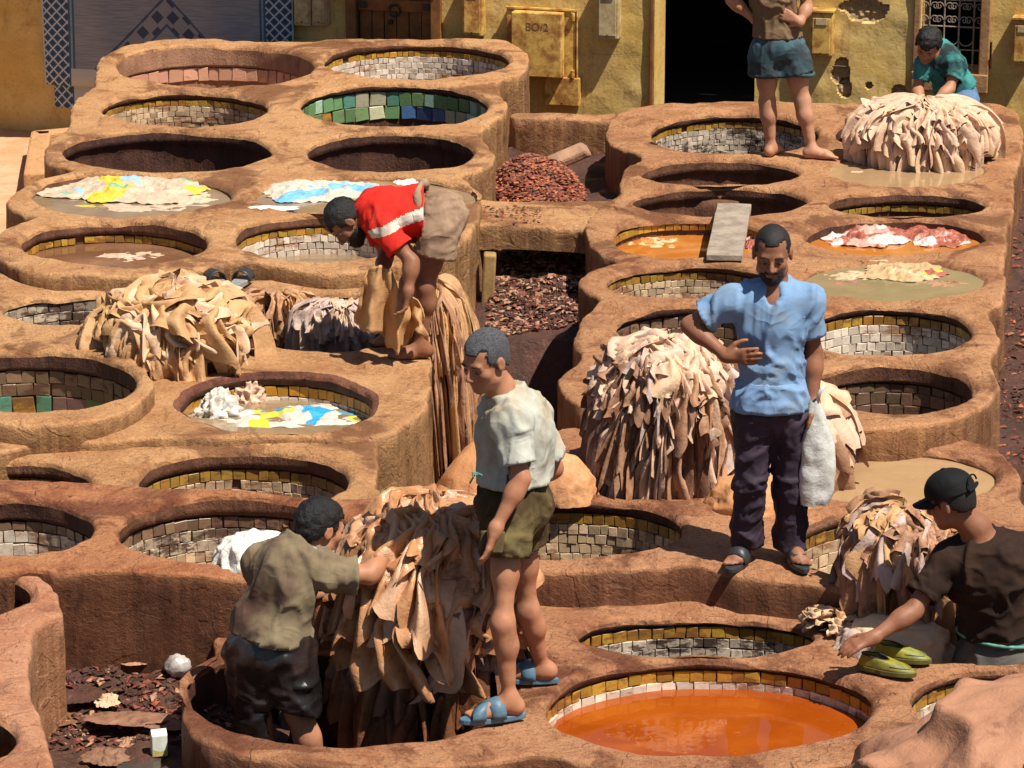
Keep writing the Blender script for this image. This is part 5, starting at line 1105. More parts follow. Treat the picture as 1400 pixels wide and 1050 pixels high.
# the cap: crown, panels' button, brim and rear strap
cpb = thing('cap', 'black baseball cap on the head of the man at lower right', 'cap', tuple(L7(0, 0, .03))); r_, f_, u_ = hax; s_ = .98
M['cap_black'] = cloth_mat('cap_black', (.006, .006, .007), (.014, .012, .012), .3, .8)
def CP(x, y, z): return (r_ * x + f_ * y + u_ * z)
rows = [[CP(.090 * math.cos(a) * math.cos(b), -.012 + .108 * math.sin(a) * math.cos(b), .012 + .098 * math.sin(b) ** .9) for a in [2 * math.pi * k / 30 for k in range(30)]] for b in [math.pi / 2 * j / 12 for j in range(13)]]
mb = MB(); mb.grid(rows[:-1], closed=True); mb.add(rows[-2], [tuple(range(30))]); mb.build('crown', M['cap_black'], cpb, smooth=True)
rows = [[CP(.088 * math.sin(a) * (1 - .12 * q), .085 * math.cos(a) + .078 * q * math.cos(a) ** .6, .012 - .018 * q - .02 * math.sin(a) ** 2) for a in [(-.42 + .84 * k / 16) * math.pi for k in range(17)]] for q in [j / 6 for j in range(7)]]
mb = MB(); mb.grid(rows); b_ = mb.build('brim', M['cap_black'], cpb, smooth=True); m_ = b_.modifiers.new('t', 'SOLIDIFY'); m_.thickness = .004
mb = MB(); mb.tube([CP(.045 * math.cos(a), -.118 - .002 * math.sin(a), .03 + .032 * math.sin(a)) for a in [math.pi * k / 12 for k in range(13)]], .004, 5); mb.tube([CP(.05 - .1 * k / 8, -.112 - .010 * math.sin(math.pi * k / 8), .012) for k in range(9)], .008, 6); mb.build('rear_strap', M['cap_black'], cpb)
mb = MB(); mb.tube([CP(0, -.012, .108), CP(0, -.012, .114)], .009, 8); mb.build('button', M['cap_black'], cpb)
# ------------------------------------------------------------------ hides: heaps, drapes and floating sacks
def hide_mat(name, col, col2, dirt, rough=.6, amt=.4, spec=.3, sc=5):
    m, n, b = new_mat(name); g = NT(n); p = g.pos(); oi = g.node('ShaderNodeObjectInfo'); r = oi.outputs['Random']
    c = g.mix(g.math('FRACT', g.math('MULTIPLY', r, 7.7)), col, col2)
    c = g.mix(g.ramp(g.noise(p, sc, 5, .65, .6), .42, .66), c, tuple((x + y) / 2 for x, y in zip(col2, dirt)))
    c = g.mix(g.ramp(g.noise(p, sc * 2.3, 5, .7), .66 - amt * .3, .80 - amt * .25), c, dirt)
    c = g.mix(g.ramp(r, 0, 1, 0, .35), c, tuple(k * .55 for k in col2))
    setc(g, b, c); b.inputs['Roughness'].default_value = rough; b.inputs['Specular IOR Level'].default_value = spec
    g.bump(b, g.math('ADD', g.noise(p, 18, 5, .6, .5), g.math('MULTIPLY', g.noise(p, 70, 3), .3)), .6, .012); return m
M['h_pink'] = hide_mat('hide_pale_pink', (.62, .40, .27), (.66, .46, .34), (.42, .24, .14), .55, .35)
M['h_ochre'] = hide_mat('hide_ochre', (.50, .27, .11), (.56, .33, .16), (.32, .16, .06), .65, .4)
M['h_cream'] = hide_mat('hide_cream', (.62, .42, .28), (.64, .44, .28), (.45, .26, .13), .6, .3)
M['h_brown'] = hide_mat('hide_brown', (.34, .17, .09), (.44, .24, .14), (.16, .07, .04), .6, .5)
M['h_wetshade'] = hide_mat('hide_wet_shaded', (.17, .065, .028), (.24, .10, .045), (.08, .03, .018), .3, .5, .45)  # wet brown, darkened further to carry the shadow low on the central heap
M['h_umber'] = hide_mat('hide_umber', (.20, .095, .055), (.27, .14, .085), (.09, .04, .025), .6, .5)
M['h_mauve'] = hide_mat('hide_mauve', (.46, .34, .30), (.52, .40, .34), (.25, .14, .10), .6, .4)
M['h_wet'] = hide_mat('hide_wet_tan', (.46, .20, .08), (.52, .27, .13), (.26, .10, .04), .26, .45, .45)
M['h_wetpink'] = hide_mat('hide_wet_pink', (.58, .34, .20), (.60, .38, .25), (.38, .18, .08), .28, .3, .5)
M['h_skin'] = hide_mat('hide_smooth_rose', (.38, .17, .095), (.44, .22, .13), (.18, .07, .038), .62, .35, .25, 3)
M['h_orange'] = hide_mat('hide_smooth_orange', (.56, .26, .11), (.56, .28, .13), (.42, .17, .07), .6, .3, .3, 3)
M['h_dark'] = hide_mat('hide_core', (.07, .035, .022), (.09, .045, .03), (.04, .02, .014), .7)
M['h_red'] = hide_mat('hide_crimson', (.30, .09, .07), (.42, .2, .15), (.22, .05, .04), .35, .5, .5)
def N2(x, y, s): return nz(x, y, s)
def rid(x): return 1 - min(1, abs(x) * 2.2)
class Mound:
    def __init__(s, c, rx, ry, h, e=.8, rz=0, seed=0, lean=(0, 0)): s.c, s.rx, s.ry, s.h, s.e, s.rz, s.seed, s.lean = Vector(c), rx, ry, h, e, rz, seed, lean
    def at(s, th, t, off=0.0):
        a = min(t, 1.0) * math.pi / 2; e = s.e; r = max(0, math.sin(a)) ** e; z = max(0, math.cos(a)) ** e if t < 1 else 0
        w = 1 + .17 * N2(math.cos(th) * 1.5 + s.seed, math.sin(th) * 1.5, s.seed + t * 1.2)
        x = s.rx * r * math.cos(th) * w; y = s.ry * r * math.sin(th) * w; zz = s.h * z * (1 + .06 * N2(x * 5, y * 5, s.seed))
        nx, ny, nzz = math.cos(th) * r, math.sin(th) * r, max(.0, math.cos(a)) * 1.0; l = math.sqrt(nx * nx + ny * ny + nzz * nzz) + 1e-6
        x += off * nx / l + s.lean[0] * z; y += off * ny / l + s.lean[1] * z; zz += off * nzz / l - (t - 1 > 0) * (t - 1) * s.h * 1.2
        c_, s_ = math.cos(s.rz), math.sin(s.rz); return Vector((x * c_ - y * s_, x * s_ + y * c_, zz))
def heap(name, label, md, n, mats, seed, core='h_dark', w=(.18, .42), t0=(.0, .5), ln=(.5, .9), amp=.022, nf=5, rot=0.0, face=None, legs=.35, offs=(.012, .055), res=(15, 26), group='heaps of hides', tmax=1.12, lift=.02, curl=.5):
    rr = random.Random(seed); t = thing(name, label, 'heap', tuple(md.c), 0, group)
    rows = [[md.at(2 * math.pi * k / 30, .02 + j / 14, -.03) for k in range(30)] for j in range(15)]
    mb = MB(); mb.grid(rows, closed=True); mb.add(rows[0], [tuple(range(30))]); mb.build('inner_hides', M[core], t, smooth=True)
    nu, nv = res
    for k in range(n):
        q = k / n
        if face is None: th = rr.uniform(0, 2 * math.pi)
        else: th = face[0] + rr.uniform(-1, 1) * face[1]
        ta = rr.uniform(*t0) * (1 - .75 * q); L_ = rr.uniform(*ln); wd = rr.uniform(*w); off = offs[0] + (offs[1] - offs[0]) * q + rr.uniform(0, .01)
        al = rr.uniform(-rot, rot); ph = rr.uniform(0, 50); f = rr.uniform(.7, 1.4) * nf; A = amp * rr.uniform(.6, 1.4); lw = rr.uniform(.4, 1) * legs
        ca, sa = math.cos(al), math.sin(al); pts = []
        for j in range(nv):
            v = j / (nv - 1); row = []
            # outline: waist and legs like a flayed skin
            wv = wd * (.72 + .28 * math.cos(v * 2 * math.pi * 1.0) + .18 * N2(v * 4, ph, 1)) * (1 if v > .06 else .7 + 5 * v)
            for i in range(nu):
                u = i / (nu - 1) * 2 - 1
                vv = v * L_ * (1 + (lw * .35 * abs(N2(u * 2.5, ph, 3)) * 2 - .1) * v)
                du = u * wv + wd * .3 * N2(v * 2, ph, 5); a_, b_ = du * ca - (vv - L_ / 2) * sa, du * sa + (vv - L_ / 2) * ca
                tt = max(.015, ta + L_ / 2 + b_); ang = th + a_ / max(.45, math.sin(min(1, tt) * math.pi / 2))
                fold = A * (.35 + .9 * v) * (1.2 * rid(N2(u * f * .4 + .8 * N2(v * 1.3, ph, 8), v * .9 + ph, 2)) - .6 + 1.2 * math.sin(u * f * 1.3 + ph + 2.5 * N2(v * 1.5, ph, 9)))
                fold += .010 * N2(u * 3, v * 7, ph + 3) + (lift * 2 * max(0, abs(u) - .8) + lift * max(0, v - .9) * 8 * curl * N2(u * 3, ph, 7)) 
                p = md.at(ang, min(tt, tmax), off + fold)
                row.append(p)
            pts.append(row)
        mb = MB(); mb.grid(pts); mb.build('hide', M[rr.choice(mats)], t, smooth=True)
    return t
sc_ = lambda px, py, z: F / ((P(px, py, z) - Vector((0, 0, CAMZ))).dot(FW))
S_ = -math.pi / 2        # the side that faces us
# left ochre heap
c = P(243, 492, ZB); 
heap('hide_heap', 'ochre and cream heap of folded hides left of the man in red', Mound(c, .36, .33, .34, .75, seed=3), 50, ['h_ochre', 'h_ochre', 'h_cream', 'h_ochre'], 11, w=(.4, .85), t0=(.0, .6), ln=(.35, .75), amp=.032, nf=7, rot=1.4, face=(S_ + .1, 2.2), tmax=1.02, offs=(.0, .06), curl=.8, lift=.014, legs=.2, res=(30, 30))
heap('hide_heap', 'limp fringe of brown hides at the left foot of the ochre heap', Mound(P(178, 478, ZB), .20, .2, .18, .8, seed=5), 22, ['h_ochre', 'h_brown'], 12, w=(.12, .3), t0=(.0, .4), ln=(.6, .9), amp=.022, face=(S_ - .9, 1.4))
# hides lowered into the vat below the man in red
heap('hide_heap', 'ochre hides hanging straight down into the vat, in the sun', Mound(P(383, 482, ZB - .22) , .19, .10, .30, .45, seed=8), 26, ['h_ochre', 'h_ochre', 'h_brown'], 21, w=(.12, .3), t0=(.15, .5), ln=(.6, .8), amp=.018, face=(S_, 1.5))
heap('hide_heap', 'hides coloured mauve for shade, in the vat at the feet of the man in red', Mound(P(475, 488, ZB - .20), .27, .16, .28, .5, seed=9), 42, ['h_mauve', 'h_mauve', 'h_cream'], 22, core='h_mauve', w=(.12, .3), t0=(.1, .5), ln=(.6, .85), amp=.018, face=(S_, 1.6))  # shade cast by the man is put into the mauve tone
c = P(606, 470, ZB); heap('hide_heap', 'long ochre hides hung over the clay edge behind the man in red', Mound((c.x, c.y + .1, ZB - .62), .155, .22, .88, .55, seed=4, lean=(-.05, 0)), 40, ['h_ochre', 'h_ochre', 'h_brown'], 23, w=(.14, .34), t0=(.0, .3), ln=(.6, 1.1), amp=.020, nf=6, face=(S_ + .3, 1.7), legs=.8)
# pink heap in the muddy pool
c = P(1262, 214, ZR); heap('hide_heap', 'pale pink heap of limp hides under the hands of the youth in turquoise', Mound((c.x, c.y, ZR - .03), .40, .34, .36, .7, seed=2), 85, ['h_pink', 'h_pink', 'h_cream'], 31, w=(.15, .42), t0=(.0, .5), ln=(.45, 1.0), amp=.030, nf=5, face=(S_, 1.9), legs=.35, rot=.15, res=(26, 28), offs=(.0, .06))
# fringed heap behind the man in blue
c = P(908, 652, ZE); heap('hide_heap', 'big heap with pale top and dark brown fringes, left of the man in blue', Mound((c.x, c.y, ZE - .12), .33, .31, .72, .62, seed=6, lean=(.02, 0)), 120, ['h_umber', 'h_umber', 'h_brown', 'h_brown', 'h_mauve', 'h_pink'], 41, w=(.10, .30), t0=(.2, .85), ln=(.25, .55), amp=.032, nf=4, face=(S_, 1.9), legs=.9, rot=.5, offs=(.0, .05), tmax=1.05)
heap('hide_heap', 'broad pale hides spread over the top of the fringed heap', Mound((c.x, c.y, ZE + .02), .35, .33, .64, .75, seed=6, lean=(.02, 0)), 26, ['h_pink', 'h_cream', 'h_pink'], 42, core='h_pink', w=(.35, .8), t0=(.0, .25), ln=(.35, .66), amp=.024, nf=6, face=(S_ - .4, 1.6), legs=.5, offs=(.0, .025), res=(36, 26), lift=.006)
c = P(1062, 640, ZE); heap('hide_heap', 'pale heap half hidden by the legs of the man in blue', Mound((c.x, c.y, ZE - .05), .36, .28, .42, .75, seed=7), 34, ['h_pink', 'h_cream', 'h_pink', 'h_brown'], 43, w=(.25, .6), t0=(.0, .4), ln=(.5, .9), amp=.022, nf=5, face=(S_ + .4, 1.8), legs=.6)
# wet central heap, shadow of its lower half put into the dark hides
c = P(588, 905, ZH); heap('hide_heap', 'tall wet orange-tan heap dripping between the young man and the pale shirted man', Mound((c.x, c.y, ZH - .52), .32, .29, .96, .55, seed=1, lean=(-.0, 0)), 64, ['h_wetshade', 'h_wetshade', 'h_wetshade', 'h_wetshade', 'h_umber'], 51, w=(.3, .75), t0=(.15, .8), ln=(.3, .6), amp=.034, nf=4, face=(S_, 2.0), legs=.7, rot=.35, offs=(.0, .07), res=(20, 28), tmax=1.0)
heap('hide_heap', 'glistening hides crumpled on the crest of the wet heap', Mound((c.x - .02, c.y, ZH + .14), .36, .35, .50, 1.0, seed=10, lean=(.03, 0)), 46, ['h_wet', 'h_wetpink', 'h_wet'], 52, core='h_wet', w=(.4, .8), t0=(.0, .6), ln=(.35, .75), amp=.036, nf=7, face=(S_, 2.6), legs=.8, rot=.7, offs=(.02, .07), res=(34, 30), tmax=1.25, curl=1.2, lift=.018)
# heap before the man in the black cap
c = P(1240, 846, ZH); heap('hide_heap', 'brown heap of leathery strips in front of the man in the black cap', Mound((c.x, c.y, ZH - .02), .25, .22, .48, .6, seed=12), 60, ['h_brown', 'h_ochre', 'h_mauve', 'h_brown'], 61, w=(.2, .5), t0=(.0, .6), ln=(.35, .75), amp=.028, nf=4, face=(S_ - .2, 1.9), legs=.8, rot=.3)
# smooth mounds
def smooth_hide(name, label, md, mat, amp, seed, nfold=3, tag_='hide', res=(70, 40), hard=1.0):
    rows = []
    for j in range(res[1]):
        t = .01 + 1.02 * j / (res[1] - 1); row = []
        for k in range(res[0]):
            th = 2 * math.pi * k / res[0]; x, y = math.cos(th) * t, math.sin(th) * t
            f = amp * (1.6 * rid(N2(x * nfold + .5 * N2(x * 2, y * 2, seed + 4), y * nfold * .6, seed)) ** hard * min(1, t * 2) + N2(x * nfold * 2, y * nfold * 2, seed + 2) * .8 + .3 * N2(x * 14, y * 14, seed)) * (.3 + t)
            row.append(md.at(th, t, f))
        rows.append(row)
    t = thing(name, label, tag_, tuple(md.c)); mb = MB(); mb.grid(rows[::1], closed=True); mb.add(rows[0], [tuple(range(res[0]))[::-1]]); mb.build('hide_surface', M[mat], t, smooth=True); return t
c = P(690, 622, -.45); smooth_hide('hide_mound', 'smooth orange hides mounded in the channel behind the pale shirted man', Mound((c.x + .05, c.y, -.98), .50, .5, .62, 1.0, seed=14), 'h_orange', .018, 3, 3)
c = P(768, 676, ZE); smooth_hide('hide_mound', 'right shoulder of the smooth orange hides, by the vat rim behind the pale shirted man', Mound((c.x, c.y, ZE - .02), .15, .10, .22, 1.0, seed=21), 'h_orange', .008, 13, 3)
c = P(1505, 1120, ZH); smooth_hide('hide_mound', 'large smooth rose hide bulging over the lower right corner', Mound((c.x, c.y, ZH - .2), .98, .60, .72, 1.0, seed=15), 'h_skin', .060, 5, 3, hard=2.0, res=(140, 70))
c = P(1520, 1150, ZH); smooth_hide('hide_mound', 'nearer wrinkled rose hide at the very corner, lower right', Mound((c.x + .06, c.y - .25, ZH - .2), .66, .45, .74, .95, seed=17), 'h_skin', .055, 8, 3, hard=2.0, res=(120, 60))
c = P(1038, 690, ZE); smooth_hide('hide_mound', 'low orange hide draped on the clay behind the legs of the man in blue', Mound((c.x, c.y, ZE - .02), .24, .18, .15, .8, seed=16), 'h_orange', .010, 9, 3)
c = P(1225, 880, ZH); smooth_hide('hide_mound', 'flat pale hide with a dark patch between the shoes and the brown heap', Mound((c.x, c.y, ZH - .25), .24, .12, .36, .6, seed=18), 'h_cream', .022, 11, 4)
c = P(1140, 862, ZH); heap('hide_heap', 'small crumpled pale scraps left of the reaching hand', Mound((c.x, c.y, ZH - .01), .10, .08, .04, .8, seed=19), 14, ['h_cream', 'h_ochre'], 63, w=(.4, .8), t0=(0, .4), ln=(.4, .8), amp=.018, rot=1.5)
c = P(1182, 882, ZH); smooth_hide('hide_mound', 'dark mauve wet hide under the reaching hand', Mound((c.x, c.y, ZH - .2), .12, .10, .27, .6, seed=20), 'h_mauve', .015, 12, 4)
# the hide held by the man in red: one sheet falling from both hands
Yr = P(575, 489, ZB).y
t = thing('held_hide', 'brown hide lifted in both hands by the man in red', 'hide', tuple(Q(540, 450, Yr - .1)))
tops = [(497, 385), (508, 365), (520, 362), (536, 372), (545, 398), (560, 402), (572, 410), (578, 425)]
bots = [(484, 440), (498, 452), (516, 455), (530, 470), (545, 486), (556, 468), (568, 452), (584, 466)]
rows = []
for j in range(22):
    v = j / 21; row = []
    for i in range(50):
        u = i / 49 * 7; a = int(min(6, u)); f = u - a
        tx, ty = [tops[a][k] * (1 - f) + tops[a + 1][k] * f for k in (0, 1)]; bx, by = [bots[a][k] * (1 - f) + bots[a + 1][k] * f for k in (0, 1)]
        dp = Yr - .16 + .05 * math.sin(u * 2.6 + v) * (.3 + v) + .03 * N2(u * 2, v * 3, 4) + .05 * u / 7
        row.append(Q(tx * (1 - v) + bx * v + 5 * N2(v * 3, u, 2), ty * (1 - v) + by * v + 10 * v * N2(u * 1.5, 1, 3), dp) - t.location)
    rows.append(row)
mb = MB(); mb.grid(rows); o = mb.build('hide_sheet', M['h_ochre'], t, smooth=True); m_ = o.modifiers.new('t', 'SOLIDIFY'); m_.thickness = .004

# floating plastic sacks and hides lying in the vats
def sack_mat(name, base, patches, rough=.35, sc=3.0):
    m, n, b = new_mat(name); g = NT(n); p = g.pos(); c = base; k = 0
    c = g.mix(g.ramp(g.noise(p, 18, 5, .7), .5, .7, 0, .55), base, tuple(x * .6 for x in base))
    for col, lo in patches:
        k += 1; mp = g.node('ShaderNodeVectorMath', operation='ADD'); g.link(p, mp.inputs[0]); mp.inputs[1].default_value = (k * 7.3, k * 3.1, 0)
        c = g.mix(g.ramp(g.noise(mp.outputs[0], sc, 1, .4), lo, lo + .015), c, col)
    setc(g, b, c); b.inputs['Roughness'].default_value = rough; b.inputs['Specular IOR Level'].default_value = .5; g.bump(b, g.noise(p, 30, 5, .6, .8), .8, .012); return m
M['s_multi'] = sack_mat('sack_cream_green_yellow', (.52, .39, .28), [((.58, .45, .05), .60), ((.16, .40, .27), .63), ((.25, .48, .66), .66)])
M['s_blue'] = sack_mat('sack_white_lightblue', (.56, .48, .39), [((.16, .40, .60), .56)], sc=4)
M['s_by'] = sack_mat('sack_white_blue_yellow', (.54, .50, .43), [((.58, .50, .05), .59), ((.03, .30, .52), .60)], sc=4.5)
M['s_red'] = sack_mat('sack_red', (.34, .10, .065), [((.52, .30, .24), .52), ((.62, .50, .45), .60)], .25, 5)
M['s_tan'] = sack_mat('sack_tan_yellow', (.50, .33, .17), [((.70, .48, .04), .62), ((.34, .11, .08), .60)], sc=4)
M['s_creamdye'] = sack_mat('hide_in_dye', (.66, .48, .26), [((.5, .22, .06), .56)], .3, 6)
M['s_white'] = sack_mat('sack_white_yellow', (.72, .70, .62), [((.75, .52, .03), .62)], sc=4)
def floating(name, label, cat, cx, cy, z, rx, ry, mat, seed, h=.05, sub_=.012, amp=1.0, group=None, n=64, pts=None, fold=9):
    c = P(cx, cy, z); h *= .62; t = thing(name, label, cat, tuple(c), 0, group); rows = []
    ex, ey = rx / sc_(cx, cy, z), None; e1 = P(cx, cy - ry, z) - c; ey = abs(e1.y)
    for j in range(n):
        row = []
        for i in range(n):
            u, v = i / (n - 1) * 2 - 1, j / (n - 1) * 2 - 1; r = math.hypot(u, v); s_ = max(abs(u), abs(v)); k = s_ / r if r > 1e-6 else 1
            a = math.atan2(v, u); ed = 1 + .35 * N2(math.cos(a) * 1.7 + seed, math.sin(a) * 1.7, 2) + .12 * N2(math.cos(a) * 6, math.sin(a) * 6, seed)
            x, y = u * k * ed * ex, v * k * ed * ey
            X_, Y_ = x / ex * 2.0, y / ex * 2.6 if ey < ex * 1.5 else y / ex * 2.0; q_ = max(1.0, ex / .12) ** .5
            f = rid(N2(X_ * q_ + seed, Y_ * q_ + .8 * N2(X_, Y_, seed), seed)) + .5 * rid(N2(X_ * q_ * 2.1 + 9, Y_ * q_ * 1.7, seed + 3)) + .2 * N2(x * 30, y * 30, seed)
            row.append(Vector((x, y, -sub_ + h * (.10 + amp * f * .30 * (1 - .6 * s_ ** 3) + (.14 + .42 * N2(X_ * .9, Y_ * .9, seed + 7)) * (1 - s_ ** 4)))))
        rows.append(row)
    mb = MB(); mb.grid(rows); mb.build('crumpled_sheet', M[mat], t, smooth=True); return t
zA7, zA8, zB4, zR9, zR11, zR8, zA9 = ZA - .045, ZA - .035, ZB - .14, ZR - .075, ZR - .02, ZR - .11, ZA - .14
floating('floating_sack', 'big pale sack with green and yellow print in the grey vat at the upper left', 'sack', 178, 261, zA7, 104, 18, 's_multi', 1.3, .15)
floating('floating_sack', 'flat pinkish sack at the front edge of the grey vat at the upper left', 'sack', 200, 283, zA7, 95, 7, 's_multi', 2.7, .05)
floating('floating_sack', 'white and light blue sack left of the man in red\'s back', 'sack', 428, 262, zA8, 80, 15, 's_blue', 3.1, .13)
floating('floating_sack', 'small white sack behind the waist of the man in red', 'sack', 570, 248, zA8, 30, 6, 's_white', 4.9, .09)
floating('white_scrap', 'thin white plastic strip on the rim left of the light blue sack', 'scrap', 367, 283, ZA, 42, 3.5, 's_white', 5.2, .03)
floating('floating_sack', 'long white sack with blue and yellow print in the beige vat', 'sack', 398, 570, zB4, 105, 14, 's_by', 6.2, .09)
floating('floating_hide', 'small pale hide with yellow edge drifting in the beige vat', 'hide', 455, 556, zB4, 40, 6, 'h_pink', 8.6, .05)
floating('floating_sack', 'big crumpled red and white plastic sack in the orange dye', 'sack', 1183, 323, zR9, 62, 17, 's_red', 9.3, .15)
floating('floating_sack', 'smaller red sack with white patches at the right of the orange dye', 'sack', 1280, 323, zR9, 42, 16, 's_red', 10.4, .13)
floating('floating_sack', 'tan sack with yellow patch afloat in the greenish vat', 'sack', 1235, 374, zR11, 60, 12, 's_tan', 11.2, .12)
floating('floating_sack', 'pale grey sack at the back rim of the greenish vat', 'sack', 1190, 359, zR11, 55, 5, 'h_cream', 12.5, .05)
floating('floating_hide', 'reddish hide barely surfacing in the greenish vat', 'hide', 1160, 388, zR11, 45, 9, 'h_red', 12.9, .03)
floating('floating_hide', 'cream hide swirling in the orange dye left of the plank', 'hide', 895, 331, zR8, 42, 9, 's_creamdye', 13.7, .05)
floating('floating_sack', 'red and white plastic right of the plank behind the man in blue', 'sack', 1026, 328, zR8, 15, 14, 's_red', 14.1, .12)
floating('floating_hide', 'pink hide lying in brown water at the far left', 'hide', 175, 350, zA9, 65, 8, 'h_pink', 15.6, .04)
floating('floating_hide', 'wine red hide propped up against the wall of the brown water vat', 'hide', 208, 320, zA9, 22, 8, 'h_red', 16.6, .16)
floating('floating_hide', 'thin pale sheet standing for a pink reflection in the orange dye', 'hide', 1075, 1000, ZH - .172, 52, 22, 'h_wetpink', 18.9, .006, sub_=.001)  # pink sheet added as the reflection in the dye

c = P(298, 566, zB4); smooth_hide('floating_sack', 'upright yellow and white sack corner at the left of the beige vat', Mound((c.x, c.y, zB4 - .01), .085, .06, .15, 1.5, seed=31, lean=(.02, 0)), 's_by', .022, 4, 4, 'sack')
c = P(338, 546, zB4); smooth_hide('floating_hide', 'pale stone-like lump sticking out of the beige water', Mound((c.x, c.y, zB4 - .01), .07, .05, .12, .8, seed=33), 'h_pink', .022, 6, 5)
c = P(350, 766, ZD); smooth_hide('white_sack', 'white and yellow sack draped on the rim beside the shoulder of the young man', Mound((c.x, c.y, ZD - .03), .15, .12, .16, 1.0, seed=36), 's_white', .020, 7, 3, 'sack')

floating('floating_hide', 'pale soaked hide spread at the left of the greenish vat', 'hide', 1165, 378, zR11, 40, 8, 'h_cream', 41.0, .05)
floating('floating_hide', 'brownish skin with wet sheen at the right of the greenish vat', 'hide', 1290, 388, zR11, 38, 6, 'h_brown', 42.0, .04)
floating('floating_hide', 'long flat hide at the right side of the grey vat, upper left', 'hide', 262, 272, zA7, 40, 9, 'h_pink', 43.0, .06)
floating('floating_hide', 'pale scrap floating in front of the pale pink heap', 'hide', 1180, 236, ZR - .018, 34, 4, 'h_pink', 44.0, .03)
# ------------------------------------------------------------------ small things
M['plank_grey'] = plain_mat('weathered_plank', (.20, .155, .12), .85, .45, 8, .6, .01, (.32, .26, .20))
a, b = P(1004, 283, ZR + .03), P(990, 354, ZR + .03); d = (b - a); c = (a + b) / 2
mb = MB(); mb.box((0, 0, 0), (.205, d.length, .035)); o = mb.build('wooden_plank', M['plank_grey'], bevel=.005); o.location = (c.x, c.y, ZR + .035); o.rotation_euler = (0, 0, math.atan2(-d.x, d.y) + math.pi)
bm = bmesh.new(); bm.from_mesh(o.data); bmesh.ops.subdivide_edges(bm, edges=bm.edges, cuts=8, use_grid_fill=True)
for v in bm.verts: v.co.z += .004 * nz(v.co.x * 8, v.co.y * 4, 1); v.co.x += .004 * nz(v.co.y * 7, 0, 2)
bm.to_mesh(o.data); bm.free()
tag(o, 'grey weathered plank laid across the orange vat behind the blue shirted man\'s head', 'plank')
# stone slab in the bark, leaning post under the bridge
M['stone_pink'] = plain_mat('stone_pink', (.40, .22, .14), .8, .35, 9, .6, .015)
a, b = P(752, 224, -.30), P(796, 205, -.22); mb = MB(); mb.box((0, 0, 0), (.34, .13, .07), taper=.8); o = mb.build('stone_slab', M['stone_pink'], bevel=.02)
o.location = (a + b) / 2; o.rotation_euler = (.5, -.38, .15); tag(o, 'pinkish stone slab stuck in the red bark heap', 'stone slab')
M['post'] = plain_mat('ochre_post', (.36, .22, .08), .85, .35, 9, .5, .01)
a = P(667, 345, -.17); b_ = Vector((a.x - .0, a.y + .05, -.62)); mb = MB(); mb.box((0, 0, 0), (.075, .10, .50)); o = mb.build('stone_post', M['post'], bevel=.012); o.location = (a.x, a.y + .06, -.44); o.rotation_euler = (.0, .05, 0)
tag(o, 'short ochre post leaning under the left end of the clay bridge', 'post')
# slippers and shoes
def slider(x, y, z, rz, label):
    t = thing('slider', label, 'slipper', (x, y, z), rz, 'pair of dark sliders'); pts = []
    for k in range(26):
        a = 2 * math.pi * k / 26; pts.append(Vector(((.042 + .008 * math.sin(a)) * math.cos(a), .13 * math.sin(a), 0)))
    mb = MB(); n = 26; mb.add(pts + [p + Vector((0, 0, .028)) for p in pts], [tuple(range(n))[::-1], tuple(n + k for k in range(n))] + [(k, (k + 1) % n, n + (k + 1) % n, n + k) for k in range(n)]); mb.build('sole', M['rubber_grey'], t, bevel=.005)
    mb = MB(); rows = [[Vector((.048 * math.cos(a), y_ + 0, .022 + (.05 + .012 * (.1 - y_)) * math.sin(a))) for a in [math.pi * k / 12 for k in range(13)]] for y_ in (.0, .03, .06, .09)]
    mb.grid(rows); o = mb.build('strap', M['rubber_dark'], t, smooth=True); m_ = o.modifiers.new('t', 'SOLIDIFY'); m_.thickness = .006
a = P(298, 391, ZB); slider(a.x, a.y, ZB + .004, .5, 'left one of two dark sliders beside the ochre heap')
a = P(329, 390, ZB); slider(a.x, a.y, ZB + .004, -.25, 'right one of two dark sliders, grey heel showing, behind the ochre heap')
M['shoe_g'] = plain_mat('shoe_olive', (.13, .13, .045), .55, .4, 14, .3, .006, (.26, .23, .01)); M['shoe_y'] = plain_mat('shoe_yellow_stained', (.30, .28, .01), .55, .35, 14, .3, .006, (.16, .17, .05)); M['shoe_in'] = plain_mat('shoe_lining', (.02, .022, .025), .9, .2, 10, 0); M['shoe_sole'] = plain_mat('shoe_sole', (.11, .10, .02), .7, .3, 20, .2, .003)
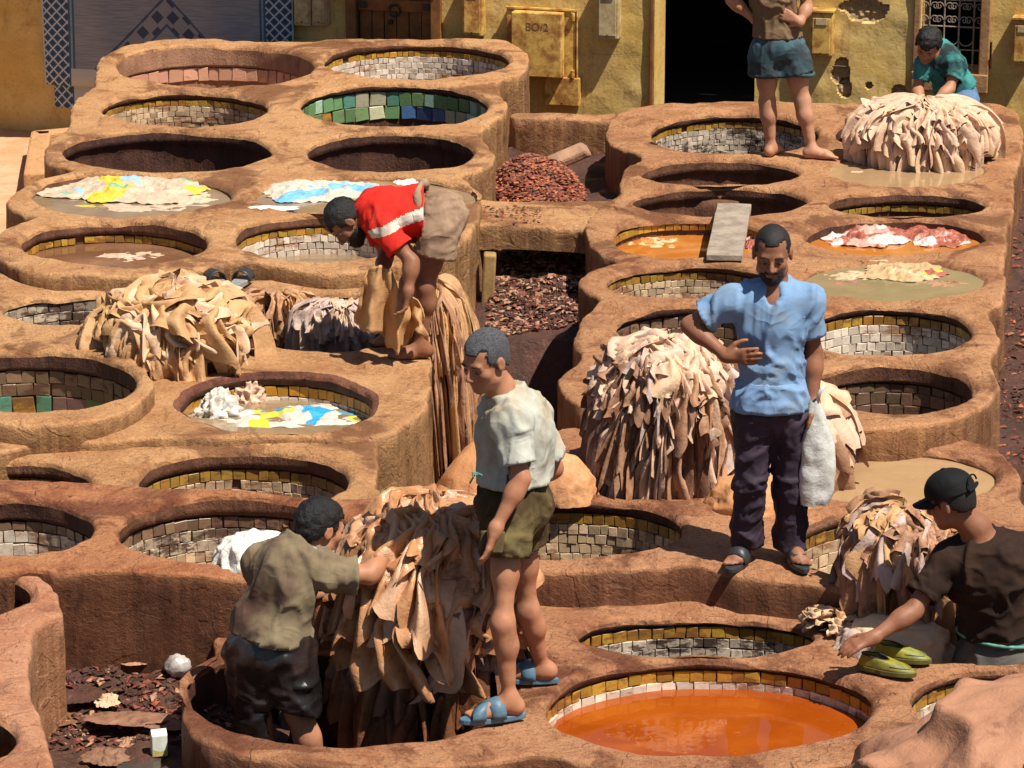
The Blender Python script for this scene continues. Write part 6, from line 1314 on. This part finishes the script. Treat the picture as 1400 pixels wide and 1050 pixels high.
def shoe(x, y, z, rz, mat, label):
    t = thing('slip_on_shoe', label, 'shoe', (x, y, z), rz, 'pair of slip-on shoes'); N = 30; t.scale = (.9, .9, .86)
    def outline(h, g):                       # closed loop of the upper at relative height
        r = []
        for k in range(N):
            a = 2 * math.pi * k / N; cx = math.cos(a); sy = math.sin(a); w = .046 + .008 * max(0, cx) - .006 * (cx < -.3); r.append(Vector((.0 + (.140 - g) * cx, (w - g) * sy, h)))
        return r
    mb = MB(); rows = [outline(0, .004), outline(.004, 0), outline(.022, .0), outline(.026, .003)]; mb.grid(rows, closed=True); mb.add(rows[0], [tuple(range(N))[::-1]]); mb.build('sole', M['shoe_sole'], t, smooth=False)
    top = []
    for j in range(9):
        v = j / 8; row = []
        for k in range(N):
            a = 2 * math.pi * k / N; cx, sy = math.cos(a), math.sin(a); w = .046 + .008 * max(0, cx) - .006 * (cx < -.3)
            # opening ellipse towards the heel, vamp low at the toe
            ox, oy = -.055 + .062 * cx, .030 * sy; hz = .078 - .012 * cx * (cx > 0) + .004 * (cx < -.5)
            bx, by = (.137) * cx, (w - .002) * sy; q = v ** 1.0
            arch = math.sin(v * math.pi / 2)
            row.append(Vector((bx * (1 - q) + ox * q, by * (1 - q) + oy * q, .024 + (hz - .024) * (arch if cx > -.2 else v ** .9))))
        top.append(row)
    mb = MB(); mb.grid(top, closed=True); o = mb.build('upper', mat, t, smooth=True); m_ = o.modifiers.new('t', 'SOLIDIFY'); m_.thickness = .004; m_.offset = -1
    mb = MB(); mb.tube([v + Vector((0, 0, .001)) for v in top[-1]] + [top[-1][0]], .0035, 5); mb.build('collar_piping', M['shoe_in'], o)
    mb = MB(); mb.tube([Vector((.118 * math.cos(a) * .93 + .002, .043 * math.sin(a) * .93, .052 - .012 * math.cos(a))) for a in [(-.5 + k / 14) * math.pi * .86 for k in range(15)]], .0028, 5); mb.build('apron_seam', mat, o)
    mb = MB(); mb.add([v + Vector((0, 0, -.045)) for v in top[-1]], [tuple(range(N))]); mb.build('insole', M['shoe_in'], t)
a = P(1212, 922, ZH); shoe(a.x, a.y, ZH + .008, -.42, M['shoe_g'], 'nearer olive slip-on shoe on the rim by the orange vat')
a = P(1232, 905, ZH); shoe(a.x, a.y, ZH + .008, -.32, M['shoe_y'], 'farther slip-on shoe stained yellow at the toe, beside the olive one')
# litter in the lower left pit
M['carton'] = plain_mat('carton_white', (.66, .68, .62), .5, .2, 20, .2, .003); M['carton_s'] = plain_mat('carton_yellow', (.50, .42, .12), .6, .3, 20, .2, .003); M['print_blue'] = plain_mat('print_blue', (.05, .15, .35), .5, .1, 5, 0)
a = P(217, 1012, -.55); t = thing('drink_carton', 'upright white drink carton standing in the muddy pit', 'carton', (a.x, a.y, zpit(a.x, a.y) - .005), .3)
mb = MB(); mb.box((0, 0, .045), (.062, .045, .09)); mb.build('carton_body', M['carton'], t, bevel=.003)
mb = MB(); mb.add([(-.031, -.0225, .09), (.031, -.0225, .09), (.031, .0225, .09), (-.031, .0225, .09), (-.031, 0, .112), (.031, 0, .112)], [(0, 1, 5, 4), (2, 3, 4, 5), (0, 4, 3), (1, 2, 5)]); mb.build('gable_top', M['carton'], t)
mb = MB(); mb.add([(-.028, -.0232, .004), (.028, -.0232, .004), (.028, -.0232, .03), (0, -.0232, .022), (-.028, -.0232, .034)], [(0, 1, 2, 3, 4)]); mb.build('yellow_panel', M['carton_s'], t)
a = P(245, 912, -.52); t = thing('crumpled_bag', 'pale grey crumpled bag by the foot of the round vat, lower left', 'bag', (a.x, a.y, zpit(a.x, a.y) + .0), .4)
rows = [[Vector((.060 * math.cos(b) * math.cos(a_) * (1 + .35 * nz(math.cos(a_) * 2, math.sin(a_) * 2, b * 3)), .05 * math.cos(b) * math.sin(a_) * (1 + .3 * nz(math.cos(a_) * 4, math.sin(a_) * 4, b)), .045 + .05 * math.sin(b) + .012 * nz(a_ * 2, b * 4, 1))) for a_ in [2 * math.pi * k / 24 for k in range(24)]] for b in [math.pi * (j / 14 - .5) for j in range(15)]]
mb = MB(); mb.grid(rows, closed=True); mb.build('bag_body', plain_mat('bag_translucent', (.42, .38, .36), .35, .4, 12, .6, .01), t, smooth=True)
floating('paper_scrap', 'small yellowish crumpled paper lying in the muddy pit', 'scrap', 146, 958, -.56, 17, 8, 'h_cream', 21.3, .07)
def rag(px, py, z, rx, ry, mat, seed, label, h=.07, name='wet_rag'): floating(name, label, 'rag', px, py, z - .01, rx, ry, mat, seed, h * .55, amp=.8)
rag(175, 980, -.56, 55, 10, 'h_umber', 31, 'long twisted brown hide strip across the muddy pit', .09)
rag(95, 945, -.54, 45, 16, 'mud_red', 32, 'dark muddy hide slumped against the clay wall of the pit')
rag(145, 1032, -.6, 36, 13, 'h_umber', 33, 'brown balled-up hide left of the grey lump in the pit', .12)
rag(183, 1015, -.6, 20, 11, 'h_brown', 34, 'greyish round lump left of the drink carton', .12)
rag(230, 985, -.57, 35, 10, 'h_umber', 35, 'ragged hide piece behind the drink carton')
rag(185, 900, -.5, 22, 7, 'h_brown', 36, 'brown scrap at the foot of the red clay wall', .06)
# white sack and scraps under the bridge
floating('white_sack', 'long white sack in the debris just under the clay bridge', 'sack', 772, 345, -.42, 32, 6, 's_white', 22.1, .09)
floating('torn_sack', 'torn cream sack at the right of the debris under the bridge', 'sack', 783, 362, -.42, 20, 11, 'h_cream', 23.7, .13)
# debris: bark chips and shavings, nobody could count them
def chips(name, label, region, n, size, mats, seed, zf, flat=.5):
    rr = random.Random(seed); mb = MB()
    for k in range(n):
        x, y = region(rr); z = zf(x, y); s_ = size * rr.uniform(.4, 1.3); v = [Vector((rr.uniform(-1, 1), rr.uniform(-1, 1), rr.uniform(-.4, .4) * flat)) * s_ for _ in range(4)]
        R_ = Matrix.Rotation(rr.uniform(0, 6.3), 3, 'Z') @ Matrix.Rotation(rr.uniform(-.9, .9), 3, 'X')
        w = s_ * rr.uniform(.25, .6); l = s_; vs = [R_ @ Vector(q) + Vector((x, y, z + s_ * .2)) for q in ((-l, -w, 0), (l * .8, -w * .7, s_ * .2), (l, w, 0), (-l * .6, w * .8, s_ * .25), (0, 0, s_ * .5))]
        mb.add(vs, [(0, 1, 4), (1, 2, 4), (2, 3, 4), (3, 0, 4)], rr.randrange(len(mats)))
    o = mb.build(name, [M[m] for m in mats]); tag(o, label, 'debris', kind='stuff'); return o
M['bark1'] = plain_mat('bark_red', (.26, .065, .035), .75, .5, 12, .3, .004); M['bark2'] = plain_mat('bark_rust', (.42, .14, .065), .75, .5, 12, .3, .004); M['bark3'] = plain_mat('bark_dark', (.09, .03, .02), .8, .5, 12, .3, .004); M['bark4'] = plain_mat('bark_pale', (.42, .24, .14), .75, .5, 12, .3, .004)
bc = P(755, 243, -.30); 
def zbark(x, y):
    q = ((x - bc.x + .12) / .48) ** 2 + ((y - bc.y) / .95) ** 2; return -.80 + .62 * max(0, 1 - q) ** .7 + .04 * nz(x * 7, y * 7, 1)
o = terrain('bark_heap', [(bc.x - .65, bc.y - 1.1), (bc.x + .55, bc.y + 1.1)], zbark, M['bark1'], .05); tag(o, 'heap of red tanning bark behind the clay bridge', 'bark', kind='stuff')
chips('bark_chips', 'red bark chips covering the heap', lambda r: (bc.x + r.uniform(-.6, .5), bc.y + r.uniform(-1.05, 1.0)), 9000, .022, ['bark1', 'bark1', 'bark2', 'bark3', 'bark2'], 5, zbark)
w0, w1 = P(672, 428, -.42), P(800, 345, -.42)
chips('leather_scraps', 'brown shavings and scraps on the ground under the bridge', lambda r: (r.uniform(w0.x - .02, w1.x + .1), r.uniform(w0.y - .1, w1.y + .5)), 5000, .022, ['bark1', 'bark3', 'bark3', 'mud', 'bark4', 'h_brown'], 6, zch)
chips('channel_scraps', 'dark wet scraps at the bottom of the channel', lambda r: (r.uniform(-.5, .7), r.uniform(14.2, 18.0)), 2500, .018, ['bark3', 'mud', 'bark1', 'h_mauve'], 7, zch)
chips('pit_scraps', 'brown leather scraps trodden into the mud of the lower left pit', lambda r: (r.uniform(-2.3, -1.1), r.uniform(12.3, 15.6)), 9000, .024, ['bark3', 'mud', 'bark3', 'h_brown', 'mud_red', 'bark1'], 8, zpit)
chips('side_scraps', 'rusty scraps in the channel along the right edge', lambda r: (r.uniform(2.2, 4.2), r.uniform(14, 22)), 3500, .024, ['bark1', 'bark2', 'bark3', 'mud'], 9, lambda x, y: -.48 + bumpy(x, y, .05))
chips('clay_crumbs', 'crumbs and leaf litter on the clay bridge', lambda r: (r.uniform(P(660, 290, ZR).x, P(740, 290, ZR).x), r.uniform(P(700, 305, ZR).y, P(700, 280, ZR).y)), 120, .014, ['bark3', 'bark1'], 10, lambda x, y: ZR - .008)
